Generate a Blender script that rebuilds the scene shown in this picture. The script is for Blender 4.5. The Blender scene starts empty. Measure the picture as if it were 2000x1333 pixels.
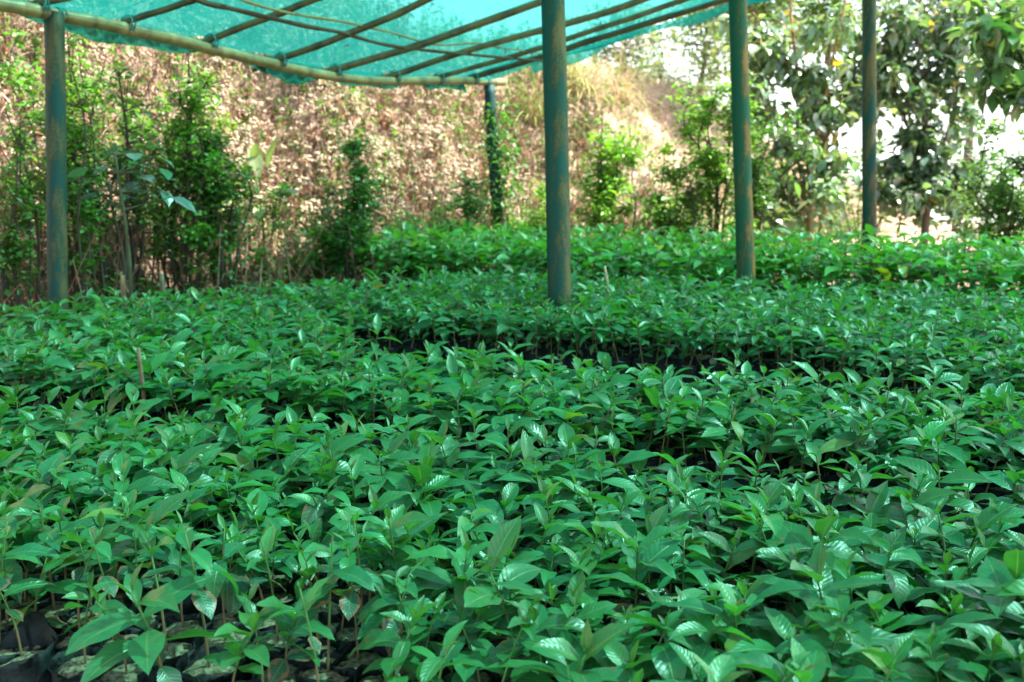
import bpy, math, random
import numpy as np
from mathutils import Vector

PI = math.pi
R = math.radians
scene = bpy.context.scene
COL = scene.collection

# ------------------------------------------------------------------ camera, world, sun, exposure
CAM = np.array([0.0, 0.0, 1.25])
PITCH = math.atan(370 / 2000.0)
FPX = 2000.0
cam_d = bpy.data.cameras.new('camera')
cam_d.sensor_width = 36.0
cam_d.lens = 36.0
cam_d.clip_start = 0.05
cam_d.clip_end = 6000
cam_d.dof.use_dof = True
cam_d.dof.focus_distance = 2.75
cam_d.dof.aperture_fstop = 3.9
cam = bpy.data.objects.new('camera', cam_d)
COL.objects.link(cam)
cam.location = CAM
cam.rotation_euler = (PI / 2 - PITCH, 0, 0)
scene.camera = cam

SUN_AZ, SUN_EL = R(82), R(57)          # azimuth measured from +Y towards +X (camera right)
S_DIR = Vector((math.sin(SUN_AZ) * math.cos(SUN_EL), math.cos(SUN_AZ) * math.cos(SUN_EL), math.sin(SUN_EL)))
world = bpy.data.worlds.new('World')
scene.world = world
world.use_nodes = True
wn, wl = world.node_tree.nodes, world.node_tree.links
bg = wn['Background']
sky = wn.new('ShaderNodeTexSky')
sky.sky_type = 'NISHITA'
sky.sun_disc = False
sky.sun_elevation = SUN_EL
sky.sun_rotation = SUN_AZ
sky.air_density = 0.8
sky.dust_density = 1.5
sky.ozone_density = 0.4
tc = wn.new('ShaderNodeTexCoord')
sp = wn.new('ShaderNodeSeparateXYZ')
mx = wn.new('ShaderNodeMath'); mx.operation = 'MAXIMUM'; mx.inputs[1].default_value = 0.03
cb = wn.new('ShaderNodeCombineXYZ')
wl.new(tc.outputs['Generated'], sp.inputs[0])
wl.new(sp.outputs['X'], cb.inputs['X']); wl.new(sp.outputs['Y'], cb.inputs['Y'])
wl.new(sp.outputs['Z'], mx.inputs[0]); wl.new(mx.outputs[0], cb.inputs['Z'])
wl.new(cb.outputs[0], sky.inputs['Vector'])
hs = wn.new('ShaderNodeHueSaturation'); hs.inputs['Saturation'].default_value = .6   # hazy, washed-out sky
wl.new(sky.outputs['Color'], hs.inputs['Color']); wl.new(hs.outputs[0], bg.inputs['Color'])
bg.inputs['Strength'].default_value = 0.15

sun_d = bpy.data.lights.new('sun', 'SUN')
sun_d.energy = 5.0
sun_d.angle = R(0.53)
sun_d.color = (1.0, 0.95, 0.86)
sun = bpy.data.objects.new('sun', sun_d)
COL.objects.link(sun)
sun.rotation_euler = (-S_DIR).to_track_quat('-Z', 'Y').to_euler()

scene.view_settings.view_transform = 'Standard'
scene.view_settings.look = 'None'
scene.view_settings.exposure = 2.1
scene.view_settings.gamma = 1.0
scene.render.engine = 'CYCLES'
cy = scene.cycles
cy.use_denoising = True
cy.max_bounces = 7
cy.diffuse_bounces = 3
cy.glossy_bounces = 2
cy.transmission_bounces = 4
cy.transparent_max_bounces = 8
cy.sample_clamp_indirect = 6.0
cy.caustics_reflective = False
cy.caustics_refractive = False

# ------------------------------------------------------------------ picture <-> place
def ray(u, v):
    r = (u - 1000.0) / FPX
    up = (666.5 - v) / FPX
    cp, s_ = math.cos(PITCH), math.sin(PITCH)
    return np.array([r, cp + up * s_, -s_ + up * cp])
def at_depth(u, v, d): return CAM + ray(u, v) * d
def at_plane(u, v, p0, n):
    d = ray(u, v); n = np.asarray(n)
    return CAM + d * (np.dot(np.asarray(p0) - CAM, n) / np.dot(d, n))
def px_of(p):
    p = np.atleast_2d(p) - CAM
    cp, s_ = math.cos(PITCH), math.sin(PITCH)
    dep = p[:, 1] * cp - p[:, 2] * s_
    up = p[:, 1] * s_ + p[:, 2] * cp
    return 1000 + FPX * p[:, 0] / dep, 666.5 - FPX * up / dep, dep

# ------------------------------------------------------------------ mesh helpers
class MB:
    def __init__(s):
        s.V = []; s.F4 = []; s.F3 = []; s.UV = []; s.T = []; s.n = 0
    def add(s, v, f4=None, f3=None, uv=None, tint=(1, 1, 1, 0)):
        v = np.asarray(v, float).reshape(-1, 3)
        k = len(v)
        s.V.append(v)
        if f4 is not None and len(f4): s.F4.append(np.asarray(f4, int).reshape(-1, 4) + s.n)
        if f3 is not None and len(f3): s.F3.append(np.asarray(f3, int).reshape(-1, 3) + s.n)
        s.UV.append(np.zeros((k, 2)) if uv is None else np.asarray(uv, float).reshape(-1, 2))
        t = np.asarray(tint, float)
        s.T.append(np.broadcast_to(t, (k, 4)) if t.ndim == 1 else t.reshape(-1, 4))
        s.n += k
    def mesh(s, name, mat, smooth=True):
        me = bpy.data.meshes.new(name)
        V = np.concatenate(s.V)
        F4 = np.concatenate(s.F4) if s.F4 else np.zeros((0, 4), int)
        F3 = np.concatenate(s.F3) if s.F3 else np.zeros((0, 3), int)
        idx = np.concatenate([F4.ravel(), F3.ravel()])
        me.vertices.add(len(V)); me.vertices.foreach_set('co', V.ravel().astype(np.float32))
        me.loops.add(len(idx)); me.loops.foreach_set('vertex_index', idx.astype(np.int32))
        nf = len(F4) + len(F3)
        tot = np.concatenate([np.full(len(F4), 4), np.full(len(F3), 3)])
        st = np.concatenate([[0], np.cumsum(tot)[:-1]]) if nf else np.zeros(0)
        me.polygons.add(nf)
        me.polygons.foreach_set('loop_start', st.astype(np.int32))
        me.polygons.foreach_set('loop_total', tot.astype(np.int32))
        me.polygons.foreach_set('use_smooth', np.full(nf, smooth))
        uv = np.concatenate(s.UV)[idx]
        ul = me.uv_layers.new(name='UVMap'); ul.data.foreach_set('uv', uv.ravel().astype(np.float32))
        ca = me.color_attributes.new('tint', 'FLOAT_COLOR', 'POINT')
        ca.data.foreach_set('color', np.concatenate(s.T).ravel().astype(np.float32))
        me.update(calc_edges=True); me.validate()
        me.materials.append(mat)
        return me
    def build(s, name, mat, parent=None, smooth=True, loc=None):
        return link(name, s.mesh(name, mat, smooth), parent, loc)

def link(name, data, parent=None, loc=None):
    o = bpy.data.objects.new(name, data)
    COL.objects.link(o)
    if parent is not None: o.parent = parent
    if loc is not None: o.location = loc
    return o
def tag(o, label=None, cat=None, group=None, kind=None):
    if label: o['label'] = label
    if cat: o['category'] = cat
    if group: o['group'] = group
    if kind: o['kind'] = kind
    return o
def empty(name, loc, label, cat, group=None):
    o = link(name, None, None, tuple(map(float, loc)))
    return tag(o, label, cat, group)

PROF_T = np.array([0, .06, .15, .3, .45, .6, .75, .87, .95, 1.0])
PROF_W = np.array([.03, .22, .55, .90, 1.0, .90, .62, .30, .10, 0.0])
def leaves(mb, base, az, pitch, L, W, droop, roll, fold, tint, nl=6, ns=1, wave=0.0, rng=None, round_=False):
    base = np.asarray(base, float).reshape(-1, 3); N = len(base)
    f = lambda a: np.broadcast_to(np.asarray(a, float), (N,))
    az, pitch, L, W, droop, roll, fold = map(f, (az, pitch, L, W, droop, roll, fold))
    wave = f(wave)
    ph = (rng.uniform(0, 6.28, N) if rng is not None else np.zeros(N))
    t = np.linspace(0, 1, nl + 1)
    s = np.linspace(-1, 1, 2 * ns + 1)
    tm = (t[:-1] + t[1:]) / 2
    ang = pitch[:, None] - droop[:, None] * tm
    z0 = np.zeros((N, 1))
    y = np.concatenate([z0, np.cumsum(np.cos(ang) * L[:, None] / nl, 1)], 1)
    z = np.concatenate([z0, np.cumsum(np.sin(ang) * L[:, None] / nl, 1)], 1)
    an = pitch[:, None] - droop[:, None] * t
    w = np.interp(t, PROF_T, PROF_W)
    if round_: w = np.sqrt(np.clip(1 - (2 * t - 1) ** 2, 0, 1)) * .9 + .05
    hw = w[None, :] * W[:, None] / 2
    S = s[None, None, :]
    X = S * hw[:, :, None]
    A = np.abs(S)
    lift = fold[:, None, None] * A * hw[:, :, None] - 0.25 * fold[:, None, None] * A ** 2 * hw[:, :, None]
    lift = lift + wave[:, None, None] * np.sin(t[None, :, None] * 6.28 * 2.6 + ph[:, None, None] + (S > 0) * 1.7) * A * W[:, None, None]
    cr, sr = np.cos(roll)[:, None, None], np.sin(roll)[:, None, None]
    X, lift = X * cr - lift * sr, X * sr + lift * cr
    ca, sa = np.cos(an)[:, :, None], np.sin(an)[:, :, None]
    Y = y[:, :, None] - lift * sa
    Z = z[:, :, None] + lift * ca
    cz, sz = np.cos(az)[:, None, None], np.sin(az)[:, None, None]
    P = np.stack([Y * cz + X * sz, Y * sz - X * cz, Z], -1) + base[:, None, None, :]
    nv = (nl + 1) * (2 * ns + 1); k = 2 * ns + 1
    i, j = np.meshgrid(np.arange(nl), np.arange(2 * ns), indexing='ij')
    q = np.stack([i * k + j, i * k + j + 1, (i + 1) * k + j + 1, (i + 1) * k + j], -1).reshape(-1, 4)
    F = (q[None] + (np.arange(N) * nv)[:, None, None]).reshape(-1, 4)
    uv = np.stack(np.broadcast_arrays(((s + 1) / 2)[None, :], t[:, None]), -1).reshape(-1, 2)
    tint = np.asarray(tint, float)
    if tint.ndim == 1: tint = np.broadcast_to(tint, (N, 4))
    mb.add(P.reshape(-1, 3), F, None, np.tile(uv, (N, 1)), np.repeat(tint, nv, 0))

def sticks(mb, a, b, r0, r1, tint=(1, 1, 1, 0), n=3):
    """many straight tapering sticks at once"""
    a = np.asarray(a, float).reshape(-1, 3); b = np.asarray(b, float).reshape(-1, 3); N = len(a)
    if N == 0: return
    r0 = np.broadcast_to(np.asarray(r0, float), (N,)); r1 = np.broadcast_to(np.asarray(r1, float), (N,))
    d = b - a; d = d / (np.linalg.norm(d, axis=1, keepdims=True) + 1e-9)
    ref = np.where(np.abs(d[:, 2:3]) > .9, np.array([[1., 0, 0]]), np.array([[0, 0, 1.]]))
    u = np.cross(d, ref); u /= np.linalg.norm(u, axis=1, keepdims=True); w = np.cross(d, u)
    th = np.arange(n) * 2 * PI / n
    ring = np.cos(th)[None, :, None] * u[:, None] + np.sin(th)[None, :, None] * w[:, None]
    P = np.concatenate([a[:, None] + ring * r0[:, None, None], b[:, None] + ring * r1[:, None, None]], 1)
    k = np.arange(n)
    q = np.stack([k, (k + 1) % n, n + (k + 1) % n, n + k], -1)
    F = (q[None] + (np.arange(N) * 2 * n)[:, None, None]).reshape(-1, 4)
    t = np.asarray(tint, float)
    if t.ndim == 2: t = np.repeat(t, 2 * n, 0)
    mb.add(P.reshape(-1, 3), F, None, None, t)

def tube(mb, pts, rad, n=8, tint=(1, 1, 1, 0), caps=True):
    pts = np.asarray(pts, float); m = len(pts)
    rad = np.broadcast_to(np.asarray(rad, float), (m,))
    d = np.gradient(pts, axis=0); d /= np.linalg.norm(d, axis=1, keepdims=True) + 1e-9
    u = np.cross(d[0], [0, 0, 1.0])
    if np.linalg.norm(u) < .2: u = np.cross(d[0], [1.0, 0, 0])
    th = np.arange(n) * 2 * PI / n
    P = []; L = np.concatenate([[0], np.cumsum(np.linalg.norm(np.diff(pts, axis=0), axis=1))]); uv = []
    for i in range(m):
        u = u - d[i] * np.dot(u, d[i]); u /= np.linalg.norm(u) + 1e-9
        w = np.cross(d[i], u)
        P.append(pts[i] + rad[i] * (np.cos(th)[:, None] * u + np.sin(th)[:, None] * w))
        uv.append(np.stack([th / (2 * PI), np.full(n, L[i])], -1))
    i, k = np.meshgrid(np.arange(m - 1), np.arange(n), indexing='ij')
    q = np.stack([i * n + k, i * n + (k + 1) % n, (i + 1) * n + (k + 1) % n, (i + 1) * n + k], -1).reshape(-1, 4)
    V = np.concatenate(P); UV = np.concatenate(uv); f3 = None
    if caps:
        V = np.concatenate([V, pts[:1], pts[-1:]]); UV = np.concatenate([UV, [[0, 0]], [[0, L[-1]]]])
        k = np.arange(n)
        f3 = np.concatenate([np.stack([np.full(n, m * n), (k + 1) % n, k], -1),
                             np.stack([np.full(n, m * n + 1), (m - 1) * n + k, (m - 1) * n + (k + 1) % n], -1)])
    mb.add(V, q, f3, UV, tint)

def smooth_path(pts, n):
    """Catmull-Rom through pts"""
    pts = np.asarray(pts, float)
    P = np.concatenate([[2 * pts[0] - pts[1]], pts, [2 * pts[-1] - pts[-2]]])
    out = []
    for t in np.linspace(0, len(pts) - 1 - 1e-6, n):
        i = int(t); f = t - i
        a, b, c, d = P[i], P[i + 1], P[i + 2], P[i + 3]
        out.append(.5 * (2 * b + (c - a) * f + (2 * a - 5 * b + 4 * c - d) * f * f + (3 * b - a - 3 * c + d) * f ** 3))
    return np.array(out)

# ------------------------------------------------------------------ materials
def new_mat(name):
    m = bpy.data.materials.new(name); m.use_nodes = True
    nt = m.node_tree
    return m, nt.nodes, nt.links, nt.nodes['Principled BSDF'], nt.nodes['Material Output']
def N_(nodes, t, **kw):
    n = nodes.new(t)
    for k, v in kw.items(): setattr(n, k, v)
    return n
def mathn(nodes, links, op, a, b=None):
    n = nodes.new('ShaderNodeMath'); n.operation = op
    for i, x in enumerate((a, b)):
        if x is None: continue
        if isinstance(x, (int, float)): n.inputs[i].default_value = x
        else: links.new(x, n.inputs[i])
    return n.outputs[0]
def mixc(nodes, links, f, a, b, mode='MIX'):
    n = nodes.new('ShaderNodeMix'); n.data_type = 'RGBA'; n.blend_type = mode
    for s, x in ((n.inputs[0], f), (n.inputs[6], a), (n.inputs[7], b)):
        if isinstance(x, (int, float)): s.default_value = x
        elif isinstance(x, tuple): s.default_value = (*x, 1) if len(x) == 3 else x
        else: links.new(x, s)
    return n.outputs[2]
def ramp(nodes, links, fac, stops):
    n = nodes.new('ShaderNodeValToRGB'); e = n.color_ramp.elements
    while len(e) < len(stops): e.new(.5)
    for k, (p, c) in zip(e, stops): k.position = p; k.color = (*c, 1) if len(c) == 3 else c
    links.new(fac, n.inputs[0]); return n.outputs[0]
def noise(nodes, links, vec, scale, detail=3, rough=.55):
    n = nodes.new('ShaderNodeTexNoise'); n.inputs['Scale'].default_value = scale
    n.inputs['Detail'].default_value = detail; n.inputs['Roughness'].default_value = rough
    if vec is not None: links.new(vec, n.inputs['Vector'])
    return n.outputs['Fac']

def leaf_material(name, rough, transl, veins, spec=.5, tgain=(1.5, 1.6, .5)):
    m, n, l, b, out = new_mat(name)
    at = N_(n, 'ShaderNodeAttribute', attribute_name='tint')
    uv = N_(n, 'ShaderNodeUVMap'); sx = N_(n, 'ShaderNodeSeparateXYZ'); l.new(uv.outputs[0], sx.inputs[0])
    geo = N_(n, 'ShaderNodeNewGeometry')
    col = at.outputs['Color']
    s = mathn(n, l, 'ABSOLUTE', mathn(n, l, 'SUBTRACT', sx.outputs['X'], .5))       # 0 midrib .. .5 edge
    if veins:
        nz = noise(n, l, geo.outputs['Position'], 38, 2)
        col = mixc(n, l, mathn(n, l, 'MULTIPLY', nz, .55), col, (.012, .05, .02))
        ph = mathn(n, l, 'SUBTRACT', mathn(n, l, 'MULTIPLY', sx.outputs['Y'], 62.8), mathn(n, l, 'MULTIPLY', s, 24.0))
        wv = mathn(n, l, 'ADD', mathn(n, l, 'MULTIPLY', mathn(n, l, 'COSINE', ph), .5), .5)
        pil = mathn(n, l, 'POWER', wv, 1.6); wv = mathn(n, l, 'POWER', wv, 6.0)
        mid = N_(n, 'ShaderNodeMapRange'); mid.inputs[1].default_value = .02; mid.inputs[2].default_value = .045
        mid.inputs[3].default_value = 1; mid.inputs[4].default_value = 0; l.new(s, mid.inputs[0])
        vein = mathn(n, l, 'MAXIMUM', mid.outputs[0], mathn(n, l, 'MULTIPLY', wv, .18))
        col = mixc(n, l, mathn(n, l, 'MULTIPLY', vein, .5), col, (.16, .30, .08))
        # brown scorched margins on worn leaves (alpha of tint)
        nb = noise(n, l, geo.outputs['Position'], 60, 3)
        wear = mathn(n, l, 'GREATER_THAN', mathn(n, l, 'ADD', mathn(n, l, 'MULTIPLY', s, .7), mathn(n, l, 'MULTIPLY', nb, .55)),
                     mathn(n, l, 'SUBTRACT', 1.12, mathn(n, l, 'MULTIPLY', at.outputs['Alpha'], .62)))
        col = mixc(n, l, wear, col, (.20, .12, .06))
        bp = N_(n, 'ShaderNodeBump'); bp.inputs['Strength'].default_value = .42; bp.inputs['Distance'].default_value = .0028
        hgt = mathn(n, l, 'ADD', mathn(n, l, 'MULTIPLY', mathn(n, l, 'MAXIMUM', mid.outputs[0], mathn(n, l, 'MULTIPLY', pil, .26)), -1.0), mathn(n, l, 'MULTIPLY', nz, 1.1))
        l.new(hgt, bp.inputs['Height']); l.new(bp.outputs[0], b.inputs['Normal'])
    l.new(col, b.inputs['Base Color'])
    rz = noise(n, l, geo.outputs['Position'], 9, 2)
    l.new(mathn(n, l, 'ADD', mathn(n, l, 'MULTIPLY', rz, .4), rough - .18), b.inputs['Roughness'])
    b.inputs['Specular IOR Level'].default_value = spec
    tr = N_(n, 'ShaderNodeBsdfTranslucent')
    tcol = mixc(n, l, 1.0, col, (*tgain,), 'MULTIPLY')
    l.new(tcol, tr.inputs['Color'])
    mxs = N_(n, 'ShaderNodeMixShader'); mxs.inputs[0].default_value = transl
    l.new(b.outputs[0], mxs.inputs[1]); l.new(tr.outputs[0], mxs.inputs[2]); l.new(mxs.outputs[0], out.inputs[0])
    return m

def tint_material(name, rough=.8, var=.35, scale=40, transl=0.0):
    m, n, l, b, out = new_mat(name)
    at = N_(n, 'ShaderNodeAttribute', attribute_name='tint')
    geo = N_(n, 'ShaderNodeNewGeometry')
    nz = noise(n, l, geo.outputs['Position'], scale, 3)
    v = mathn(n, l, 'ADD', mathn(n, l, 'MULTIPLY', nz, 2 * var), 1 - var)
    vv = N_(n, 'ShaderNodeVectorMath', operation='SCALE'); l.new(at.outputs['Color'], vv.inputs[0]); l.new(v, vv.inputs['Scale'])
    l.new(vv.outputs[0], b.inputs['Base Color']); b.inputs['Roughness'].default_value = rough
    b.inputs['Specular IOR Level'].default_value = .3
    if transl:
        tr = N_(n, 'ShaderNodeBsdfTranslucent'); l.new(vv.outputs[0], tr.inputs['Color'])
        mxs = N_(n, 'ShaderNodeMixShader'); mxs.inputs[0].default_value = transl
        l.new(b.outputs[0], mxs.inputs[1]); l.new(tr.outputs[0], mxs.inputs[2]); l.new(mxs.outputs[0], out.inputs[0])
    return m

M_SEED = leaf_material('seedling_leaf', .34, .34, True, .7, (2.1, 1.8, .45))
M_LEAF = leaf_material('shrub_leaf', .42, .42, False, .5, (1.5, 1.5, .5))
M_TREE = leaf_material('tree_leaf', .28, .36, False, 1.0, (1.5, 1.6, .6))
M_WOOD = tint_material('bark', .85, .4, 30)
M_DRY = tint_material('dry_plant', .9, .25, 25, .25)
M_STEM = tint_material('green_stem', .6, .25, 60)

def paint_material():
    m, n, l, b, out = new_mat('weathered_green_paint')
    tcn = N_(n, 'ShaderNodeTexCoord')
    mp = N_(n, 'ShaderNodeMapping'); mp.inputs['Scale'].default_value = (1, 1, .16)
    l.new(tcn.outputs['Object'], mp.inputs[0])
    a = noise(n, l, mp.outputs[0], 14, 5, .65)
    f = noise(n, l, tcn.outputs['Object'], 90, 4, .7)
    k = mathn(n, l, 'ADD', mathn(n, l, 'MULTIPLY', a, .6), mathn(n, l, 'MULTIPLY', f, .4))
    sx = N_(n, 'ShaderNodeSeparateXYZ'); l.new(tcn.outputs['Object'], sx.inputs[0])
    k = mathn(n, l, 'ADD', k, mathn(n, l, 'MULTIPLY', sx.outputs['X'], 1.0))      # browner towards the right flank of the pipe
    c = ramp(n, l, k, [(.40, (.001, .070, .058)), (.468, (.004, .072, .052)), (.49, (.050, .062, .024)), (.57, (.20, .12, .042))])
    c = mixc(n, l, mathn(n, l, 'MULTIPLY', f, .5), c, (.012, .035, .032))
    at = N_(n, 'ShaderNodeAttribute', attribute_name='tint'); c = mixc(n, l, 1.0, c, at.outputs['Color'], 'MULTIPLY')
    l.new(c, b.inputs['Base Color']); b.inputs['Roughness'].default_value = .6; b.inputs['Specular IOR Level'].default_value = .2
    bp = N_(n, 'ShaderNodeBump'); bp.inputs['Strength'].default_value = .25; bp.inputs['Distance'].default_value = .003
    l.new(k, bp.inputs['Height']); l.new(bp.outputs[0], b.inputs['Normal'])
    return m
M_PAINT = paint_material()

def bamboo_material():
    m, n, l, b, out = new_mat('bamboo')
    at = N_(n, 'ShaderNodeAttribute', attribute_name='tint')
    geo = N_(n, 'ShaderNodeNewGeometry')
    a = noise(n, l, geo.outputs['Position'], 7, 4, .6)
    f = noise(n, l, geo.outputs['Position'], 60, 3, .6)
    c = ramp(n, l, a, [(.32, (.055, .06, .022)), (.5, (.15, .145, .055)), (.68, (.26, .22, .10))])
    c = mixc(n, l, mathn(n, l, 'MULTIPLY', f, .45), c, (.05, .055, .03))
    c = mixc(n, l, 1.0, c, at.outputs['Color'], 'MULTIPLY')
    l.new(c, b.inputs['Base Color']); b.inputs['Roughness'].default_value = .45
    return m
M_BAMBOO = bamboo_material()

def net_material():
    m, n, l, b, out = new_mat('shade_net_weave')
    uv = N_(n, 'ShaderNodeUVMap'); geo = N_(n, 'ShaderNodeNewGeometry')
    at = N_(n, 'ShaderNodeAttribute', attribute_name='tint')
    mp = N_(n, 'ShaderNodeMapping'); mp.inputs['Scale'].default_value = (3.0, 40, 1)
    l.new(uv.outputs[0], mp.inputs[0])
    streak = noise(n, l, mp.outputs[0], 3, 4, .6)
    blot = noise(n, l, geo.outputs['Position'], 2.2, 4, .6)
    fine = noise(n, l, geo.outputs['Position'], 140, 2, .7)
    k = mathn(n, l, 'ADD', mathn(n, l, 'ADD', mathn(n, l, 'MULTIPLY', streak, .40), mathn(n, l, 'MULTIPLY', blot, .40)), mathn(n, l, 'MULTIPLY', fine, .2))
    c = ramp(n, l, k, [(.36, (.005, .125, .110)), (.50, (.006, .148, .132)), (.64, (.008, .165, .15))])
    c = mixc(n, l, 1.0, c, at.outputs['Color'], 'MULTIPLY')
    tr = N_(n, 'ShaderNodeBsdfTranslucent'); l.new(c, tr.inputs['Color'])
    df = N_(n, 'ShaderNodeBsdfDiffuse'); l.new(c, df.inputs['Color'])
    th = N_(n, 'ShaderNodeMixShader'); th.inputs[0].default_value = .30
    l.new(tr.outputs[0], th.inputs[1]); l.new(df.outputs[0], th.inputs[2])
    tp = N_(n, 'ShaderNodeBsdfTransparent'); tp.inputs['Color'].default_value = (.34, .90, .80, 1)
    ms = N_(n, 'ShaderNodeMixShader')
    fac = mathn(n, l, 'SUBTRACT', .40, mathn(n, l, 'MULTIPLY', k, .22))
    fac = mathn(n, l, 'MULTIPLY', fac, mathn(n, l, 'SUBTRACT', 1.0, mathn(n, l, 'MULTIPLY', at.outputs['Alpha'], .65)))   # doubled cloth lets less through
    l.new(fac, ms.inputs[0]); l.new(th.outputs[0], ms.inputs[1]); l.new(tp.outputs[0], ms.inputs[2])
    l.new(ms.outputs[0], out.inputs[0])
    return m
M_NET = net_material()

def simple_mat(name, c0, c1, scale, rough, bump=0.0, spec=.4):
    m, n, l, b, out = new_mat(name)
    tcn = N_(n, 'ShaderNodeNewGeometry')
    nz = noise(n, l, tcn.outputs['Position'], scale, 4, .6)
    l.new(ramp(n, l, nz, [(.35, c0), (.65, c1)]), b.inputs['Base Color'])
    b.inputs['Roughness'].default_value = rough; b.inputs['Specular IOR Level'].default_value = spec
    if bump:
        bp = N_(n, 'ShaderNodeBump'); bp.inputs['Strength'].default_value = .6; bp.inputs['Distance'].default_value = bump
        l.new(nz, bp.inputs['Height']); l.new(bp.outputs[0], b.inputs['Normal'])
    return m
M_BAG = simple_mat('black_polythene', (.004, .008, .008), (.014, .024, .022), 35, .55, .006, .18)
M_SOIL = simple_mat('potting_soil', (.035, .038, .022), (.25, .23, .14), 70, .95, .008, .2)
M_CORD = simple_mat('turquoise_cord', (.01, .12, .11), (.02, .24, .22), 50, .6)
M_CUT = simple_mat('cut_wood', (.34, .26, .14), (.5, .4, .24), 30, .8)

def ground_material():
    m, n, l, b, out = new_mat('ground_earth')
    geo = N_(n, 'ShaderNodeNewGeometry')
    at = N_(n, 'ShaderNodeAttribute', attribute_name='tint')
    a = noise(n, l, geo.outputs['Position'], 1.6, 5, .6)
    f = noise(n, l, geo.outputs['Position'], 22, 4, .65)
    c = ramp(n, l, mathn(n, l, 'ADD', mathn(n, l, 'MULTIPLY', a, .5), mathn(n, l, 'MULTIPLY', f, .5)),
             [(.32, (.27, .18, .125)), (.5, (.40, .29, .21)), (.66, (.50, .38, .28))])
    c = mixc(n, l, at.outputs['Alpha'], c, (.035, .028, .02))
    l.new(c, b.inputs['Base Color']); b.inputs['Roughness'].default_value = .95
    b.inputs['Specular IOR Level'].default_value = .15
    bp = N_(n, 'ShaderNodeBump'); bp.inputs['Strength'].default_value = .7; bp.inputs['Distance'].default_value = .03
    l.new(f, bp.inputs['Height']); l.new(bp.outputs[0], b.inputs['Normal'])
    return m
M_GROUND = ground_material()

# ------------------------------------------------------------------ terrain (one sheet: nursery floor, bank, spur falling away)
BK0 = np.array([-0.6, 9.3]); BKD = np.array([.67, .742]); BKN = np.array([-.742, .67])
def bank_coords(x, y):
    dx, dy = x - BK0[0], y - BK0[1]
    return dx * BKD[0] + dy * BKD[1], dx * BKN[0] + dy * BKN[1]
def terrain(x, y):
    x = np.asarray(x, float); y = np.asarray(y, float)
    s, d = bank_coords(x, y)
    H = np.interp(s, [-8, -2.5, 0, 2, 4.2, 6.0, 7.5, 9, 10.5, 12, 14, 17], [4.6, 3.7, 2.9, 2.6, 2.5, 2.45, 2.3, 2.0, 1.65, 1.3, 1.0, .5])
    wob = .22 * np.sin(s * 1.7 + .6) + .13 * np.sin(s * 4.1 + 2)
    u = np.clip((d + wob) / 3.0, 0, 1)
    z = H * (u * u * (3 - 2 * u) * .55 + u * .45)
    z = z + np.where(d > 0, 1, .15) * (.05 * np.sin(x * 5.1 + y * 2.3) + .05 * np.sin(y * 6.3 - x * 3.1) + .03 * np.sin(x * 13 + 1) * np.sin(y * 11)) * np.clip((np.hypot(x, y) - 5) / 4, 0, 1)
    far = np.clip(y - 18.5, 0, None)                       # beyond the spur the mountainside drops
    z = z - np.where(far > 0, .30 * far + .05 * np.minimum(far, 6) ** 2 / 6, 0) * 1.0
    lat = np.clip(np.abs(x - 2) - 22, 0, None); back = np.clip(-8 - y, 0, None)
    z = z - .3 * lat - .3 * back
    return z

def axis(lo, hi, step, ext):
    core = np.arange(lo, hi + 1e-6, step)
    k = np.cumsum(step * 1.35 ** np.arange(1, 40)); k = k[k < ext]
    return np.concatenate([lo - k[::-1], core, hi + k])
gx, gy = axis(-8, 10, .16, 900), axis(-2, 20, .16, 2500)
X, Y = np.meshgrid(gx, gy)
Z = terrain(X, Y)
mb = MB(); nx = len(gx)
i, j = np.meshgrid(np.arange(len(gy) - 1), np.arange(nx - 1), indexing='ij')
q = np.stack([i * nx + j, i * nx + j + 1, (i + 1) * nx + j + 1, (i + 1) * nx + j], -1).reshape(-1, 4)
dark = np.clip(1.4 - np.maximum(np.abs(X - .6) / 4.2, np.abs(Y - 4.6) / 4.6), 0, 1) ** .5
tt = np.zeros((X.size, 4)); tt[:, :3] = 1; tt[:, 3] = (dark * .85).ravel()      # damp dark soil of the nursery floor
mb.add(np.stack([X, Y, Z], -1).reshape(-1, 3), q, None, None, tt)
tag(mb.build('ground', M_GROUND), 'bare earth nursery floor rising into a dry bank behind', 'ground', kind='structure')

# ------------------------------------------------------------------ posts, beam, rafters, net
ROOF_P1 = at_depth(106, 27, 5.75)
ROOF_BK = at_depth(957, 160, 9.3)
ROOF_K = at_depth(1698, -78, 8.3)
ROOF_N = np.cross(ROOF_BK - ROOF_P1, ROOF_K - ROOF_P1); ROOF_N /= np.linalg.norm(ROOF_N)
if ROOF_N[2] < 0: ROOF_N = -ROOF_N
def roof_z(x, y): return ROOF_P1[2] - ((x - ROOF_P1[0]) * ROOF_N[0] + (y - ROOF_P1[1]) * ROOF_N[1]) / ROOF_N[2]

def post(u0, v0, u1, v1, d, dia, label, top=None, tone=(1, 1, 1)):
    a = at_depth(u0, v0, d); b = at_depth(u1, v1, d)
    dr = (b - a) / (b[2] - a[2]); gz = float(terrain(b[0], b[1]))
    foot = b + dr * (gz - .15 - b[2])
    zt = a[2] if top is None else top
    head = a + dr * (zt - a[2])
    root = empty('green_post', (foot[0], foot[1], gz), label, 'post', 'green painted posts holding the shade net')
    mb = MB(); rng = np.random.default_rng(int(u0))
    m = 26; t = np.linspace(0, 1, m)
    pts = foot[None] + (head - foot)[None] * t[:, None] - np.array([foot[0], foot[1], gz])
    pts[:, :2] += (np.sin(t * 5 + u0)[:, None] * .004)
    tube(mb, pts, dia / 2 * (1 + .012 * np.sin(t * 23 + u0) + rng.normal(0, .006, m)), 20, (*tone, 0))
    mb.build('shaft', M_PAINT, root)
    return root, head
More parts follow.
